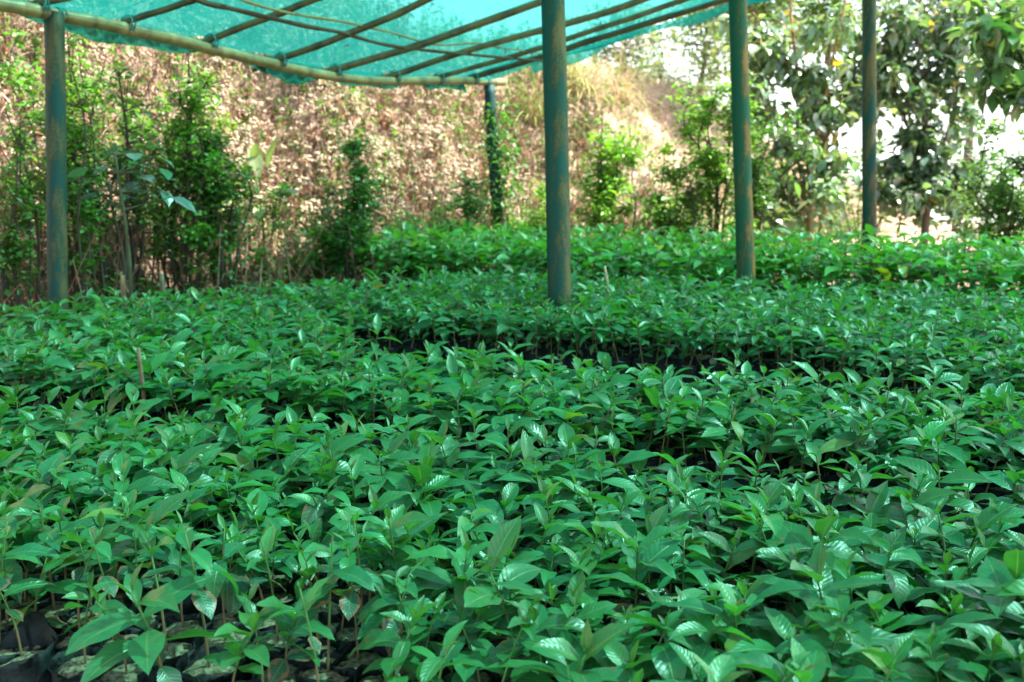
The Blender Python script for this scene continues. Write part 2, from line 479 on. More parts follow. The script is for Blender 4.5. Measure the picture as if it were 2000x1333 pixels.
post(104, 40, 115, 585, 5.75, .108, 'weathered green post at the left under the near end of the bamboo beam', ROOF_P1[2] + .0, (.42, .62, .68))
post(956, 168, 975, 462, 9.3, .100, 'thin far corner post with leafy creeper at the end of the bamboo beam', None, (.7, .7, .8))
post(1080, 0, 1092, 568, 5.87, .137, 'thick central green post with rusty flaking paint rising from the seedlings', 2.70, (.62, .86, .80))
post(1441, 0, 1457, 530, 6.8, .120, 'brownish green post standing in front of the far bed', 2.74, (1.6, 1.15, .72))
post(1698, 0, 1698, 450, 8.3, .112, 'green and brown post in front of the large leaved trees at right', ROOF_K[2], (.85, .85, .85))

# bamboo beam along the left edge: points seen along its length, in the vertical plane of the post row
bd = ROOF_BK - ROOF_P1; bn = np.array([bd[1], -bd[0], 0.0]); bn /= np.linalg.norm(bn)
def on_beam(u, v): return at_plane(u, v, ROOF_P1, bn)
beam_px = [(0, 9), (55, 18), (115, 30), (200, 46), (270, 62), (330, 75), (420, 97), (500, 117), (560, 132), (650, 149), (740, 159), (850, 158), (950, 160), (983, 161)]
beam_pts = [on_beam(*p) for p in beam_px]
beam_pts = [beam_pts[0] + (beam_pts[0] - beam_pts[2]) * 1.6] + beam_pts
def bamboo_tube(mb, pts, r0, r1, node, seed, tint=(1, 1, 1, 0), n=12):
    rng = np.random.default_rng(seed)
    L = np.linalg.norm(np.diff(pts, axis=0), axis=1).sum()
    m = int(L / .035) + 4
    P = smooth_path(pts, m)
    s = np.linspace(0, L, m)
    rad = r0 + (r1 - r0) * s / L
    x = rng.uniform(0, node)
    T = np.tile(np.array(tint, float), (m, 1))
    while x < L:
        k = np.abs(s - x)
        rad = rad * (1 + .13 * np.exp(-(k / .018) ** 2))
        T[:, :3] *= (1 - .45 * np.exp(-((s - x - .03) / .02) ** 2))[:, None]
        P += (rng.normal(0, .0035, 3))[None] * np.exp(-(k / .15) ** 2)[:, None]
        x += node * rng.uniform(.8, 1.2)
    T = np.concatenate([np.repeat(T, n, 0), T[:1], T[-1:]])
    tube(mb, P, rad, n, T)
def lash(mb, p, axis_, r, rng, turns=5):
    """cord wound round a pole at p"""
    a = np.asarray(axis_) / np.linalg.norm(axis_)
    u = np.cross(a, [0, 0, 1]); u /= np.linalg.norm(u); w = np.cross(a, u)
    th = np.linspace(0, turns * 2 * PI, turns * 12)
    pts = p + np.outer(np.cos(th) * (r + .004), u) + np.outer(np.sin(th) * (r + .004), w) + np.outer(np.linspace(-.02, .02, len(th)) + .006 * np.sin(th * .37), a)
    tube(mb, pts, .0032, 5)
    e = p + w * (-r) + rng.normal(0, .01, 3)
    tail = np.array([p + u * r, e + [0, 0, -.02], e + [rng.normal(0, .03), rng.normal(0, .03), -rng.uniform(.06, .16)]])
    tube(mb, smooth_path(tail, 8), .0022, 4)

beam_root = empty('bamboo_beam', beam_pts[3], 'long thick bamboo beam running from left post to far corner post', 'bamboo pole')
mb = MB(); bamboo_tube(mb, np.array(beam_pts) - beam_pts[3], .037, .034, .30, 3, (1.25, 1.25, 1.1, 0), 14)
mb.build('culm', M_BAMBOO, beam_root)
mb = MB(); e = beam_pts[-1] - beam_pts[3]; ed = (beam_pts[-1] - beam_pts[-2]); ed /= np.linalg.norm(ed)
tube(mb, [e - ed * .01, e + ed * .012], [.036, .033], 14)
mb.build('cut_end', M_CUT, beam_root)
rg = np.random.default_rng(5)
for k, p in ((3, .0), (13, 0)):
    mb = MB(); lash(mb, beam_pts[k] - beam_pts[3], bd, .037, rg, 6); mb.build('cord_tie', M_CORD, beam_root)

rafter_px = [  # end on the beam, second point further up the roof, label, brightness, radius
    ((250, 44), (375, 1), 'dark bamboo rafter nearest the left post, touching a crooked stick at its upper end', .55, .023),
    ((412, 80), (632, 0), 'second bamboo rafter from the left post, crossed by a dark stick', .75, .026),
    ((548, 116), (837, 0), 'third bamboo rafter from the left post', .8, .027),
    ((655, 136), (1058, 8), 'thick bamboo rafter running up behind the head of the central post', .85, .031),
    ((772, 148), (1250, 0), 'fourth bamboo rafter in from the far net edge, its pale cut end poking below the beam', .85, .028),
    ((858, 152), (1337, 0), 'thin bamboo rafter next to the far net edge', .8, .024),
    ((925, 152), (1419, 3), 'dark bamboo rafter carrying the far edge of the net', .45, .030),
]
rafter_px[4] = rafter_px[4][:2] + ('bamboo rafter third from the far net edge, its pale cut end poking below the beam',) + rafter_px[4][3:]
RLEN = 4.6
def mk_line(a, b):
    d = b - a; d /= np.linalg.norm(d); return a, d
lines = []
for (p, q2, lab, br, r) in rafter_px:
    a = on_beam(p[0], p[1]) + np.array([0, 0, .005])
    lines.append(mk_line(a, at_plane(q2[0], q2[1], ROOF_P1 + np.array([0, 0, .03]), ROOF_N)))
near_dir = lines[0][1]
b_unit = (ROOF_P1 - ROOF_BK) / np.linalg.norm(ROOF_P1 - ROOF_BK)
extra = []
r0a = on_beam(82, 12) + np.array([0, 0, .02])
extra.append(mk_line(r0a, at_plane(127, -2, ROOF_P1 + np.array([0, 0, .03]), ROOF_N)))
avg_dir = np.mean([l_[1] for l_ in lines], 0); avg_dir /= np.linalg.norm(avg_dir)
extra[0] = (r0a, avg_dir * .5 + extra[0][1] * .5)
extra[0] = (r0a, extra[0][1] / np.linalg.norm(extra[0][1]))
for k in range(1, 6):
    extra.append((r0a + b_unit * 1.1 * k, avg_dir))
for idx, (ln, spec_) in enumerate(zip(lines, rafter_px)):
    a, d = ln; br, r = spec_[3], spec_[4]
    start = a - d * (.22 if idx in (2, 4) else .10)
    root = empty('bamboo_rafter', a, spec_[2], 'bamboo pole', 'bamboo rafters under the shade net')
    rr = np.random.default_rng(20 + idx)
    pts = [start - a]
    for t in np.linspace(.15, 1, 5):
        pts.append(d * RLEN * t + np.array([0, 0, rr.normal(0, .012)]) + rr.normal(0, .01, 3))
    mb = MB(); bamboo_tube(mb, np.array(pts), r * .85, r * 1.12, .34, 40 + idx, (br * .75, br * .78, br * .72, 0), 12)
    mb.build('culm', M_BAMBOO, root)
    if idx in (2, 4):
        mb = MB(); tube(mb, [start - a - d * .004, start - a + d * .012], [r * .8, r * .87], 12)
        mb.build('cut_end', M_CUT if idx == 4 else M_BAMBOO, root)
    mb = MB(); lash(mb, np.array([0, 0, -.012]), bd, .052, rr, 5); mb.build('cord_tie', M_CORD, root)
a, d = extra[0]
root = empty('bamboo_rafter', a, 'short visible stub of bamboo rafter lashed at the top of the left post', 'bamboo pole', 'bamboo rafters under the shade net')
mb = MB(); bamboo_tube(mb, np.array([-d * .1, d * 1.5, d * 3, d * RLEN]), .021, .028, .33, 77, (.75, .75, .7, 0)); mb.build('culm', M_BAMBOO, root)
mb = MB(); lash(mb, np.array([0, 0, -.012]), bd, .05, rg, 5); mb.build('cord_tie', M_CORD, root)

# thin sticks laid across the rafters
def stick_px(pxs, r0, r1, dz, tint, label, seed):
    pts = np.array([at_plane(u, v, ROOF_P1 + np.array([0, 0, dz]), ROOF_N) for u, v in pxs])
    o = pts[0].copy(); mb = MB(); m = 50
    P = smooth_path(pts - o, m); rr = np.random.default_rng(seed)
    rad = np.linspace(r0, r1, m) * (1 + .12 * np.sin(np.arange(m) * 1.1 + seed))
    tube(mb, P, rad, 8, tint)
    k = np.arange(6, m - 4, 9)
    sticks(mb, P[k], P[k] + rr.normal(0, .03, (len(k), 3)) + np.array([0, 0, -.012]), .006, .003, tint, 5)
    ob = mb.build('stick', M_WOOD, None, True, tuple(o)); tag(ob, label, 'stick')
stick_px([(372, -6), (400, 6), (455, 18), (520, 34), (600, 52), (670, 65), (735, 84), (800, 95), (865, 102), (960, 111), (1052, 119), (1075, 122)], .017, .010, -.055, (.055, .045, .025, 0),
         'dark crooked stick laid across the bamboo rafters below the net', 1)
stick_px([(455, -8), (480, 3), (534, 19), (575, 28), (640, 38), (675, 44), (712, 52), (760, 63), (815, 79), (860, 88), (905, 86), (940, 84)], .010, .007, -.02, (.20, .17, .07, 0),
         'pale thin stick zigzagging between the rafters above the dark stick', 2)
stick_px([(955, 88), (975, 93), (1010, 98), (1060, 106)], .008, .005, -.02, (.17, .15, .08, 0),
         'short thin stick under the net left of the central post', 4)

# net lofted over the rafters
allr = lines[::-1] + extra              # far edge first
js = np.concatenate([np.linspace(-.06, RLEN, 40), np.linspace(RLEN + .3, 9.4, 16)])
def net_pt(ln, j):
    a, d = ln
    lim = RLEN + max(0.0, 9.4 - RLEN) * min(1.0, max(0.0, (-(ln[0] - ROOF_BK) @ (ROOF_BK - ROOF_P1) / np.linalg.norm(ROOF_BK - ROOF_P1) - .8) / 1.6))
    j = min(j, lim) if j > RLEN else j
    if j <= RLEN: p = a + d * j
    else:
        p = a + d * RLEN; h = np.array([d[0], d[1], .02]); p = p + h * (j - RLEN)
    return p + np.array([0, 0, .036])
rows = []; SUB = 7; tints = []; uvs = []
rr = np.random.default_rng(9)
over = [(allr[0][0] + (allr[0][0] - allr[1][0]) * .10, allr[0][1])]
seq = over + allr
dist = 0
for k in range(len(seq) - 1):
    A = np.array([net_pt(seq[k], j) for j in js]); B = np.array([net_pt(seq[k + 1], j) for j in js])
    gap = np.linalg.norm(A[10] - B[10])
    for q_ in range(SUB if k else 3):
        f = q_ / (SUB if k else 3)
        row = A + (B - A) * f
        sag = math.sin(PI * f) * .06 * min(gap, 1.2)
        row[:, 2] -= sag * (1 + .5 * np.sin(js * 2.3 + k)) + .006 * np.sin(js * 9 + k * 2 + q_)
        if k == 0: row[:, 2] -= (1 - f) * (.05 + .05 * np.sin(js * 2.1) + .03 * np.sin(js * 5.3 + 1))
        rows.append(row); uvs.append(np.stack([np.full(len(js), dist + gap * f), js], -1))
    dist += gap
rows.append(np.array([net_pt(seq[-1], j) for j in js])); uvs.append(np.stack([np.full(len(js), dist), js], -1))
G = np.array(rows); nr, nc = G.shape[:2]
net_root = empty('shade_net', ROOF_BK, 'turquoise green shade net stretched over the bamboo rafters', 'shade net')
i, j = np.meshgrid(np.arange(nr - 1), np.arange(nc - 1), indexing='ij')
q = np.stack([i * nc + j, i * nc + j + 1, (i + 1) * nc + j + 1, (i + 1) * nc + j], -1).reshape(-1, 4)
mb = MB(); mb.add(G.reshape(-1, 3) - ROOF_BK, q, None, np.array(uvs).reshape(-1, 2), (1, 1, 1, 0))
mb.build('net_sheet', M_NET, net_root)
# hem hanging over the beam in scallops
edge = []
for k in range(len(seq) - 1):
    for f in np.linspace(0, 1, 14, endpoint=False):
        A, B = net_pt(seq[k], -.06), net_pt(seq[k + 1], -.06)
        edge.append((A + (B - A) * f, f, k))
outw = np.array([-bn[0], -bn[1], 0]) * (1 if -bn[0] < 0 else -1)
hem = []; M_ = 7; ht = []
for p, f, k in edge:
    w_ = k + f; dep = .105 + .045 * math.sin(PI * f) * math.sin(k * 2.1 + .4) + .022 * math.sin(w_ * 2.9) + .012 * math.sin(w_ * 7.3)
    zb = p[2] - .01
    for m_ in range(M_):
        t = m_ / (M_ - 1)
        hem.append([p[0] + outw[0] * (.02 + .05 * math.sin(t * 2.6) + .012 * math.sin(f * 25 + k)), p[1] + outw[1] * (.02 + .05 * math.sin(t * 2.6) + .012 * math.sin(f * 25 + k)), zb - dep * t])
        ht.append((.9, .8, .72, 1) if m_ < M_ - 1 else (2.2, 1.1, .7, 1))
hem = np.array(hem) - ROOF_BK
i, j = np.meshgrid(np.arange(len(edge) - 1), np.arange(M_ - 1), indexing='ij')
q = np.stack([i * M_ + j, i * M_ + j + 1, (i + 1) * M_ + j + 1, (i + 1) * M_ + j], -1).reshape(-1, 4)
mb = MB(); mb.add(hem, q, None, np.stack([hem[:, 0] * 1.0, hem[:, 2]], -1), np.array(ht))
mb.build('hem', M_NET, net_root)
# ragged turned-over flaps along the far edge
fl = []; js2 = np.linspace(.5, 4.4, 60); M_ = 4
for j_ in js2:
    p = net_pt(seq[0], j_) - np.array([0, 0, .05]); ln = .05 + .05 * max(0, math.sin(j_ * 2.7)) + .045 * max(0, math.sin(j_ * 6.1 + 2))
    for m_ in range(M_):
        fl.append(p + np.array([.15, .18, -.9]) * ln * m_ / (M_ - 1))
fl = np.array(fl) - ROOF_BK
i, j = np.meshgrid(np.arange(len(js2) - 1), np.arange(M_ - 1), indexing='ij')
q = np.stack([i * M_ + j, i * M_ + j + 1, (i + 1) * M_ + j + 1, (i + 1) * M_ + j], -1).reshape(-1, 4)
mb = MB(); mb.add(fl, q, None, fl[:, :2], (.9, .95, .9, 0)); mb.build('edge_flap', M_NET, net_root)
# dead leaves lying on the net
rr = np.random.default_rng(31); mb = MB()
pk = []
for _ in range(60):
    k = rr.integers(1, 9); f = rr.uniform(.1, .9); j_ = rr.uniform(.2, 4.2)
    A, B = net_pt(seq[k], j_), net_pt(seq[k + 1], j_); pk.append(A + (B - A) * f + np.array([0, 0, -.012]))
pk = np.array(pk)
leaves(mb, pk, rr.uniform(0, 6.28, 60), 0, rr.uniform(.03, .10, 60), rr.uniform(.012, .04, 60), .4, rr.normal(0, .2, 60), .3, (.06, .05, .03, 0), 3, 1)
tag(mb.build('dead_leaves', M_DRY), 'dark dead leaves and twigs caught on the shade net', 'dead leaves', kind='stuff')

# ------------------------------------------------------------------ seedlings
def greens(rng, n, young=0.0):
    v = rng.uniform(.7, 1.35, n)
    c = np.stack([.030 * v, (.135 + rng.normal(0, .012, n)) * v, (.050 + rng.normal(0, .008, n)) * v, np.zeros(n)], -1)
    return c
def seedling(rng, h, big=1.0, sparse=False):
    """one coffee seedling: stem top and the parameters of its leaves, base at the soil"""
    out = []
    npair = int(rng.integers(6, 9)) if not sparse else int(rng.integers(3, 5))
    big = big * rng.uniform(.84, 1.12); tone = np.array([rng.uniform(.75, 1.2), 1, rng.uniform(.8, 1.15)]) * rng.uniform(.85, 1.2)
    lean = rng.normal(0, .022, 2)
    az0 = rng.uniform(0, PI)
    for k in range(npair):
        f = .26 + .74 * (k / (npair - 1)) ** .72
        if sparse: f = .60 + .40 * k / (npair - 1)
        top = (npair - 1 - k)
        z = h * f
        bx, by = lean * f ** 1.5 * 1.5
        for side in (0, 1):
            if top > 1 and rng.random() < .05: continue
            az = az0 + (k % 2) * PI / 2 + side * PI + rng.normal(0, .28)
            if top == 0:      # folded pair of the growing tip
                L = rng.uniform(.022, .07) * big; W = L * rng.uniform(.26, .40); pit = rng.uniform(.35, 1.35); dr = rng.uniform(-.1, .6); fold = rng.uniform(.4, .9)
                col = np.array([.045, .200, .035, 0]) * rng.uniform(.7, 1.25)
            elif top == 1:
                L = rng.uniform(.07, .125) * big; W = L * rng.uniform(.35, .45); pit = rng.uniform(.25, 1.1); dr = rng.uniform(.3, 1.1); fold = .55
                col = np.array([.040, .225, .058, 0]) * rng.uniform(.75, 1.2)
            elif k == 0:
                L = rng.uniform(.055, .09) * big; W = L * rng.uniform(.52, .70); pit = rng.uniform(-.5, .15); dr = rng.uniform(.1, .7); fold = .15
                col = np.array([.026, .115, .054, rng.choice([0, .6, 1.0])]) * np.array([*([rng.uniform(.7, 1.2)] * 3), 1])
            else:
                L = rng.uniform(.085, .15) * big; W = L * rng.uniform(.36, .47); pit = rng.uniform(.0, .60); dr = rng.uniform(.25, 1.05); fold = rng.uniform(.15, .5)
                col = np.array([.034, .220, .066, rng.choice([0, 0, 0, .35, .8])]) * np.array([*([rng.uniform(.72, 1.25)] * 3), 1])
            if rng.random() < .02: col[:3] = [.16, .30, .06]
            if rng.random() < .004: col = np.array([.15, .17, .05, .9])
            if rng.random() < .10: dr += .7; pit -= .2
            col = np.array(col, float); col[:3] *= tone
            out.append((bx, by, z, az, pit, L, W, dr, rng.normal(0, .28), fold, *col, rng.uniform(.015, .065)))
    return np.array(out), np.array([*(lean * 1.5), h])

def put_leaves(mb, arr, nl, ns, rng):
    leaves(mb, arr[:, :3], arr[:, 3], arr[:, 4], arr[:, 5], arr[:, 6], arr[:, 7], arr[:, 8], arr[:, 9], arr[:, 10:14], nl, ns, arr[:, 14], rng)

BAG_H = .20
def bag_mesh(seed, tall=0.0):
    rng = np.random.default_rng(seed); n = 26
    th = np.arange(n) * 2 * PI / n
    ph = rng.uniform(0, 6.28, 4)
    rim = .009 + .007 * np.sin(th * 2 + ph[0]) + .005 * np.sin(th * 3 + ph[1]) + tall * (.5 + .5 * np.cos(th - 1.35)) ** 2
    cr = lambda k: .0035 * np.sin(th * 5 + ph[2] + k * .9) + .0025 * np.sin(th * 9 + ph[3] - k * 1.7)
    rings = []
    r_ = .062
    for k, t in enumerate(np.linspace(0, 1, 8)):
        z = t * BAG_H; rad = r_ * (.93 + .09 * math.sin(t * 2.4)) + cr(k)
        rings.append(np.stack([np.cos(th) * rad, np.sin(th) * rad, np.full(n, z) + .003 * np.sin(th * 7 + k)], -1))
    rad = r_ + .004 + cr(9) * 1.6
    rings.append(np.stack([np.cos(th) * rad, np.sin(th) * rad, BAG_H + rim], -1))
    rad2 = rad - .003
    rings.append(np.stack([np.cos(th) * rad2, np.sin(th) * rad2, BAG_H + rim - .001], -1))
    rad3 = r_ - .004 + cr(7) * .5
    rings.append(np.stack([np.cos(th) * rad3, np.sin(th) * rad3, np.full(n, BAG_H - .016)], -1))
    P = np.concatenate(rings); m = len(rings)
    i, k = np.meshgrid(np.arange(m - 1), np.arange(n), indexing='ij')
    q = np.stack([i * n + k, i * n + (k + 1) % n, (i + 1) * n + (k + 1) % n, (i + 1) * n + k], -1).reshape(-1, 4)
    mb = MB(); mb.add(P, q)
    return mb.mesh('nursery_bag', M_BAG)
def soil_mesh(seed):
    rng = np.random.default_rng(seed); n = 22; th = np.arange(n) * 2 * PI / n
    P = [[0, 0, BAG_H + .002]]
    for r_, dz in ((.016, .001), (.032, -.001), (.046, -.004), (.056, -.010)):
        for t in th: P.append([math.cos(t) * r_, math.sin(t) * r_, BAG_H + dz + rng.normal(0, .0022)])
    f4 = []; f3 = [[0, 1 + k, 1 + (k + 1) % n] for k in range(n)]
    for a in range(3):
        for k in range(n):
            f4.append([1 + a * n + k, 1 + (a + 1) * n + k, 1 + (a + 1) * n + (k + 1) % n, 1 + a * n + (k + 1) % n])
    mb = MB(); mb.add(P, f4, f3)
    return mb.mesh('soil', M_SOIL)
bag_meshes = [bag_mesh(100 + k) for k in range(7)]
bag_tall = bag_mesh(140, .055)
soil_meshes = [soil_mesh(200 + k) for k in range(5)]

def plant_meshes(seed, h, big=1.0, sparse=False):
    rng = np.random.default_rng(seed)
    arr, tip = seedling(rng, h, big, sparse)
    mb = MB(); put_leaves(mb, arr, 9, 2, rng)
    fol = mb.mesh('foliage', M_SEED)
    mb = MB()
    P = np.array([[0, 0, -.02], [tip[0] * .1, tip[1] * .1, h * .33], [tip[0] * .45, tip[1] * .45, h * .66], tip])
    P = smooth_path(P, 10)
    T = np.array([(.13, .11, .05, 0)] * 4 + [(.06, .16, .035, 0)] * 6)
    tube(mb, P, np.linspace(.0032, .0018, 10), 6, np.concatenate([np.repeat(T, 6, 0), T[:1], T[-1:]]))
    return fol, mb.mesh('stem', M_STEM)
protos = []
for k in range(60):
    rg_ = random.Random(k); h = rg_.uniform(.150, .235)
    protos.append((*plant_meshes(300 + k, h, rg_.uniform(.9, 1.12)), h))
sparse_protos = []
for k in range(6):
    h = .20 + .015 * k
    sparse_protos.append((*plant_meshes(500 + k, h, .84, True), h))

BD = np.array([.954, -.300]); BN = np.array([.300, .954])
def ab(a, b): return BD * a + BN * b
SP = .116
rng = np.random.default_rng(77)
cands = []   # (bed, row, a, x, y)
beds = [(1.60, 2.91, 'nearest bed'), (3.30, 4.08, 'second bed'), (4.17, 6.78, ''), (7.15, 8.5, '')]
post_xy = [at_depth(1092, 568, 5.87)[:2], at_depth(115, 585, 5.75)[:2], at_depth(1457, 530, 6.8)[:2]]
for bi, (b0, b1, nm) in enumerate(beds):
    sp = SP if bi < 3 else .128
    b = b0; row = 0
    while b <= b1 + 1e-6:
        a = -6.0 + (row % 2) * sp / 2
        while a < 7.5:
            p = ab(a + rng.normal(0, .012), b + rng.normal(0, .012))
            a += sp * .98
            x, y = p
            if bi < 3 and (x + 2.8) * .58 - (y - 5.42) * .81 < rng.normal(0, .03): continue
            if bi == 2 and b < 4.98 - max(0, x - 1.15) * .75 and x > -1.15 + (4.98 - b) * .7 + rng.normal(0, .05): continue
            if bi == 3 and (x + 1.85) * .87 - (y - 7.2) * .5 < rng.normal(0, .05): continue
            if bi == 3 and x > 5.2: continue
            if any((x - q_[0]) ** 2 + (y - q_[1]) ** 2 < .115 ** 2 for q_ in post_xy): continue
            if rng.random() < (.012 if bi else .02): continue
            if abs(x) > .5 * y + .9 + (0 if bi else .4): continue
            cands.append((bi, row, a, x, y))
        b += sp * .90; row += 1
# which are individuals: the nearest ones that show inside the frame
def in_frame(x, y):
    u, v, d = px_of(np.array([[x, y, BAG_H + .12], [x, y, BAG_H + .22]]))
    return bool((u[0] > -60) and (u[0] < 2060) and (v.min() < 1375))
near = [c for c in cands if c[0] < 2 and in_frame(c[3], c[4])]
near.sort(key=lambda c: (c[0], c[1], c[3]))
NIND = 296
indiv = near[:NIND]
iset = set((c[0], c[1], c[2]) for c in indiv)
ONES = ['', 'first', 'second', 'third', 'fourth', 'fifth', 'sixth', 'seventh', 'eighth', 'ninth', 'tenth', 'eleventh', 'twelfth', 'thirteenth', 'fourteenth', 'fifteenth', 'sixteenth', 'seventeenth', 'eighteenth', 'nineteenth', 'twentieth']
def ordinal(n):
    if n <= 20: return ONES[n]
    t = ['', '', 'twenty', 'thirty', 'forty', 'fifty'][n // 10]
    return (t[:-1] + 'ieth') if n % 10 == 0 else t + '-' + ONES[n % 10]
rows_of = {}
for c in indiv: rows_of.setdefault((c[0], c[1]), []).append(c)
bedrows = {}
for key in sorted(rows_of): bedrows.setdefault(key[0], []).append(key[1])
pr = random.Random(5)
for key in sorted(rows_of):
    rl = sorted(rows_of[key], key=lambda c: c[3])
    rn = bedrows[key[0]].index(key[1]) + 1
    for n_, (bi, row, a, x, y) in enumerate(rl, 1):
        u, v, d = px_of(np.array([[x, y, BAG_H]]))
        openspot = u[0] < 720 and v[0] > 1180
        corner = 30 < u[0] < 150 and v[0] > 1240
        if openspot and pr.random() < .9: fol, stem, h = sparse_protos[pr.randrange(6)]; adj = 'sparse thin'
        else:
            fol, stem, h = protos[pr.randrange(len(protos))]; adj = 'tall' if h > .21 else ('short' if h < .172 else 'leafy')
        lab = f'{adj} coffee seedling, {ordinal(n_)} from left in the {ordinal(rn)} row of the {beds[bi][2]}'
        root = empty('coffee_seedling', (x, y, 0), lab, 'seedling', 'potted coffee seedlings in the near beds')
        root.rotation_euler = (pr.gauss(0, .05), pr.gauss(0, .05), 0)
        s_ = pr.uniform(.84, 1.1)
        rz = pr.uniform(0, 2 * PI)
        bag = link('nursery_bag', bag_tall if corner else bag_meshes[pr.randrange(7)], root); bag.rotation_euler = (0, 0, 0 if corner else pr.uniform(0, 6.28))
        so = link('soil', soil_meshes[pr.randrange(5)], bag)
        if corner: bag['label'] = 'black bag with a tall loose rim'
        f_ = link('foliage', fol, root, (0, 0, BAG_H)); st = link('stem', stem, root, (0, 0, BAG_H))
        for o in (f_, st): o.rotation_euler = (0, 0, rz); o.scale = (s_, s_, s_)

# the rest of the seedlings: one mass
mbL, mbS, mbB, mbO = MB(), MB(), MB(), MB()
rng = np.random.default_rng(88)
rest = [c for c in cands if (c[0], c[1], c[2]) not in iset]
LA = []; SA = []; SB = []; CE = []
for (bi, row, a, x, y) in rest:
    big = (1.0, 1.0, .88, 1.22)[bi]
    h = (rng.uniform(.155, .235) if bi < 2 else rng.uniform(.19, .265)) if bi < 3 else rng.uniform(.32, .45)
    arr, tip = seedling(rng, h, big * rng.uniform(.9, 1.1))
    if bi == 3: arr[:, 10:13] *= np.array([2.2, 1.5, .85])  # far bed: sunlit look put into leaf colour, on older, lighter-leaved plants
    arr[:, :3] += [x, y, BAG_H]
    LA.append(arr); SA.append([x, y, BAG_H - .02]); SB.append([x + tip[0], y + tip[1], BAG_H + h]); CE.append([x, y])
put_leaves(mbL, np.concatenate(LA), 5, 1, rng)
mass = empty('coffee_seedlings', (0, 5, 0), 'dense mass of coffee seedlings in the farther beds', 'seedlings')
mass['kind'] = 'stuff'
def shift(mb): 
    for v in mb.V: v -= np.array([0, 5, 0])
    return mb
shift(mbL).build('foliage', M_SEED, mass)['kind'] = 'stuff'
sticks(mbS, SA, SB, .0034, .002, (.13, .12, .05, 0), 4); shift(mbS).build('stems', M_STEM, mass)['kind'] = 'stuff'
CE = np.array(CE); n = 9; th = np.arange(n) * 2 * PI / n
for (rad, z0, z1, M2) in ((.058, 0.0, BAG_H + .014, mbB),):
    ringb = np.stack([np.cos(th) * rad, np.sin(th) * rad], -1)
    NB = len(CE)
    jit = 1 + rng.normal(0, .05, (NB, n, 1))
    lo = np.concatenate([CE[:, None] + ringb[None] * jit, np.full((NB, n, 1), z0)], -1)
    hi = np.concatenate([CE[:, None] + ringb[None] * jit * 1.03, z1 + rng.normal(0, .008, (NB, n, 1))], -1)
    P = np.concatenate([lo, hi], 1); k = np.arange(n)
    q = np.stack([k, (k + 1) % n, n + (k + 1) % n, n + k], -1)
    M2.add(P.reshape(-1, 3), (q[None] + (np.arange(NB) * 2 * n)[:, None, None]).reshape(-1, 4))
    so = np.concatenate([np.concatenate([CE[:, None], np.full((NB, 1, 1), BAG_H)], -1), np.concatenate([CE[:, None] + ringb[None] * .96, np.full((NB, n, 1), BAG_H - .006)], -1)], 1)
    t3 = np.stack([np.zeros(n, int), 1 + k, 1 + (k + 1) % n], -1)
    mbO.add(so.reshape(-1, 3), None, (t3[None] + (np.arange(NB) * (n + 1))[:, None, None]).reshape(-1, 3))
shift(mbB).build('nursery_bags', M_BAG, mass)['kind'] = 'stuff'
shift(mbO).build('soil', M_SOIL, mass)['kind'] = 'stuff'

# ------------------------------------------------------------------ stakes among the beds
def stake(u, vtop, d, r, lean, tint, label):
    p = at_depth(u, vtop, d); gz = float(terrain(p[0], p[1]))
    mb = MB(); L = p[2] - gz + .1
    pts = np.array([[-lean[0] * L, -lean[1] * L, -L], [-lean[0] * L * .5 + .004, -lean[1] * L * .5, -L * .5], [0, 0, 0]])
    P = smooth_path(pts, 12) + np.array([0, 0, p[2] - gz])
    rad = r * (1 + .08 * np.sin(np.arange(12) * 1.7)); rad[-1] *= .85
    tube(mb, P, rad, 9, tint)
    tag(mb.build('wooden_stake', M_WOOD, None, True, (p[0], p[1], gz)), label, 'stake')
stake(239, 538, 6.1, .016, (.03, 0), (.22, .15, .08, 0), 'short pale stake at the bed edge right of the left post')
stake(315, 535, 6.35, .017, (0, 0), (.12, .12, .07, 0), 'dull grey green stake, second one right of the left post')
stake(270, 680, 3.95, .008, (-.03, 0), (.16, .12, .07, 0), 'thin brown stake rising from the second bed at left')
stake(1181, 520, 6.3, .0085, (-.16, 0), (.42, .34, .20, 0), 'slim pale leaning stake behind the central post')

# ------------------------------------------------------------------ shrubs and trees
def tint_n(rng, n, base, var=.3):
    base = np.asarray(base, float)
    v = rng.uniform(1 - var, 1 + var, (n, 1))
    c = base[None] * v * (1 + rng.normal(0, .10, (n, 3)))
    return np.concatenate([np.clip(c, .004, 1), np.zeros((n, 1))], 1)

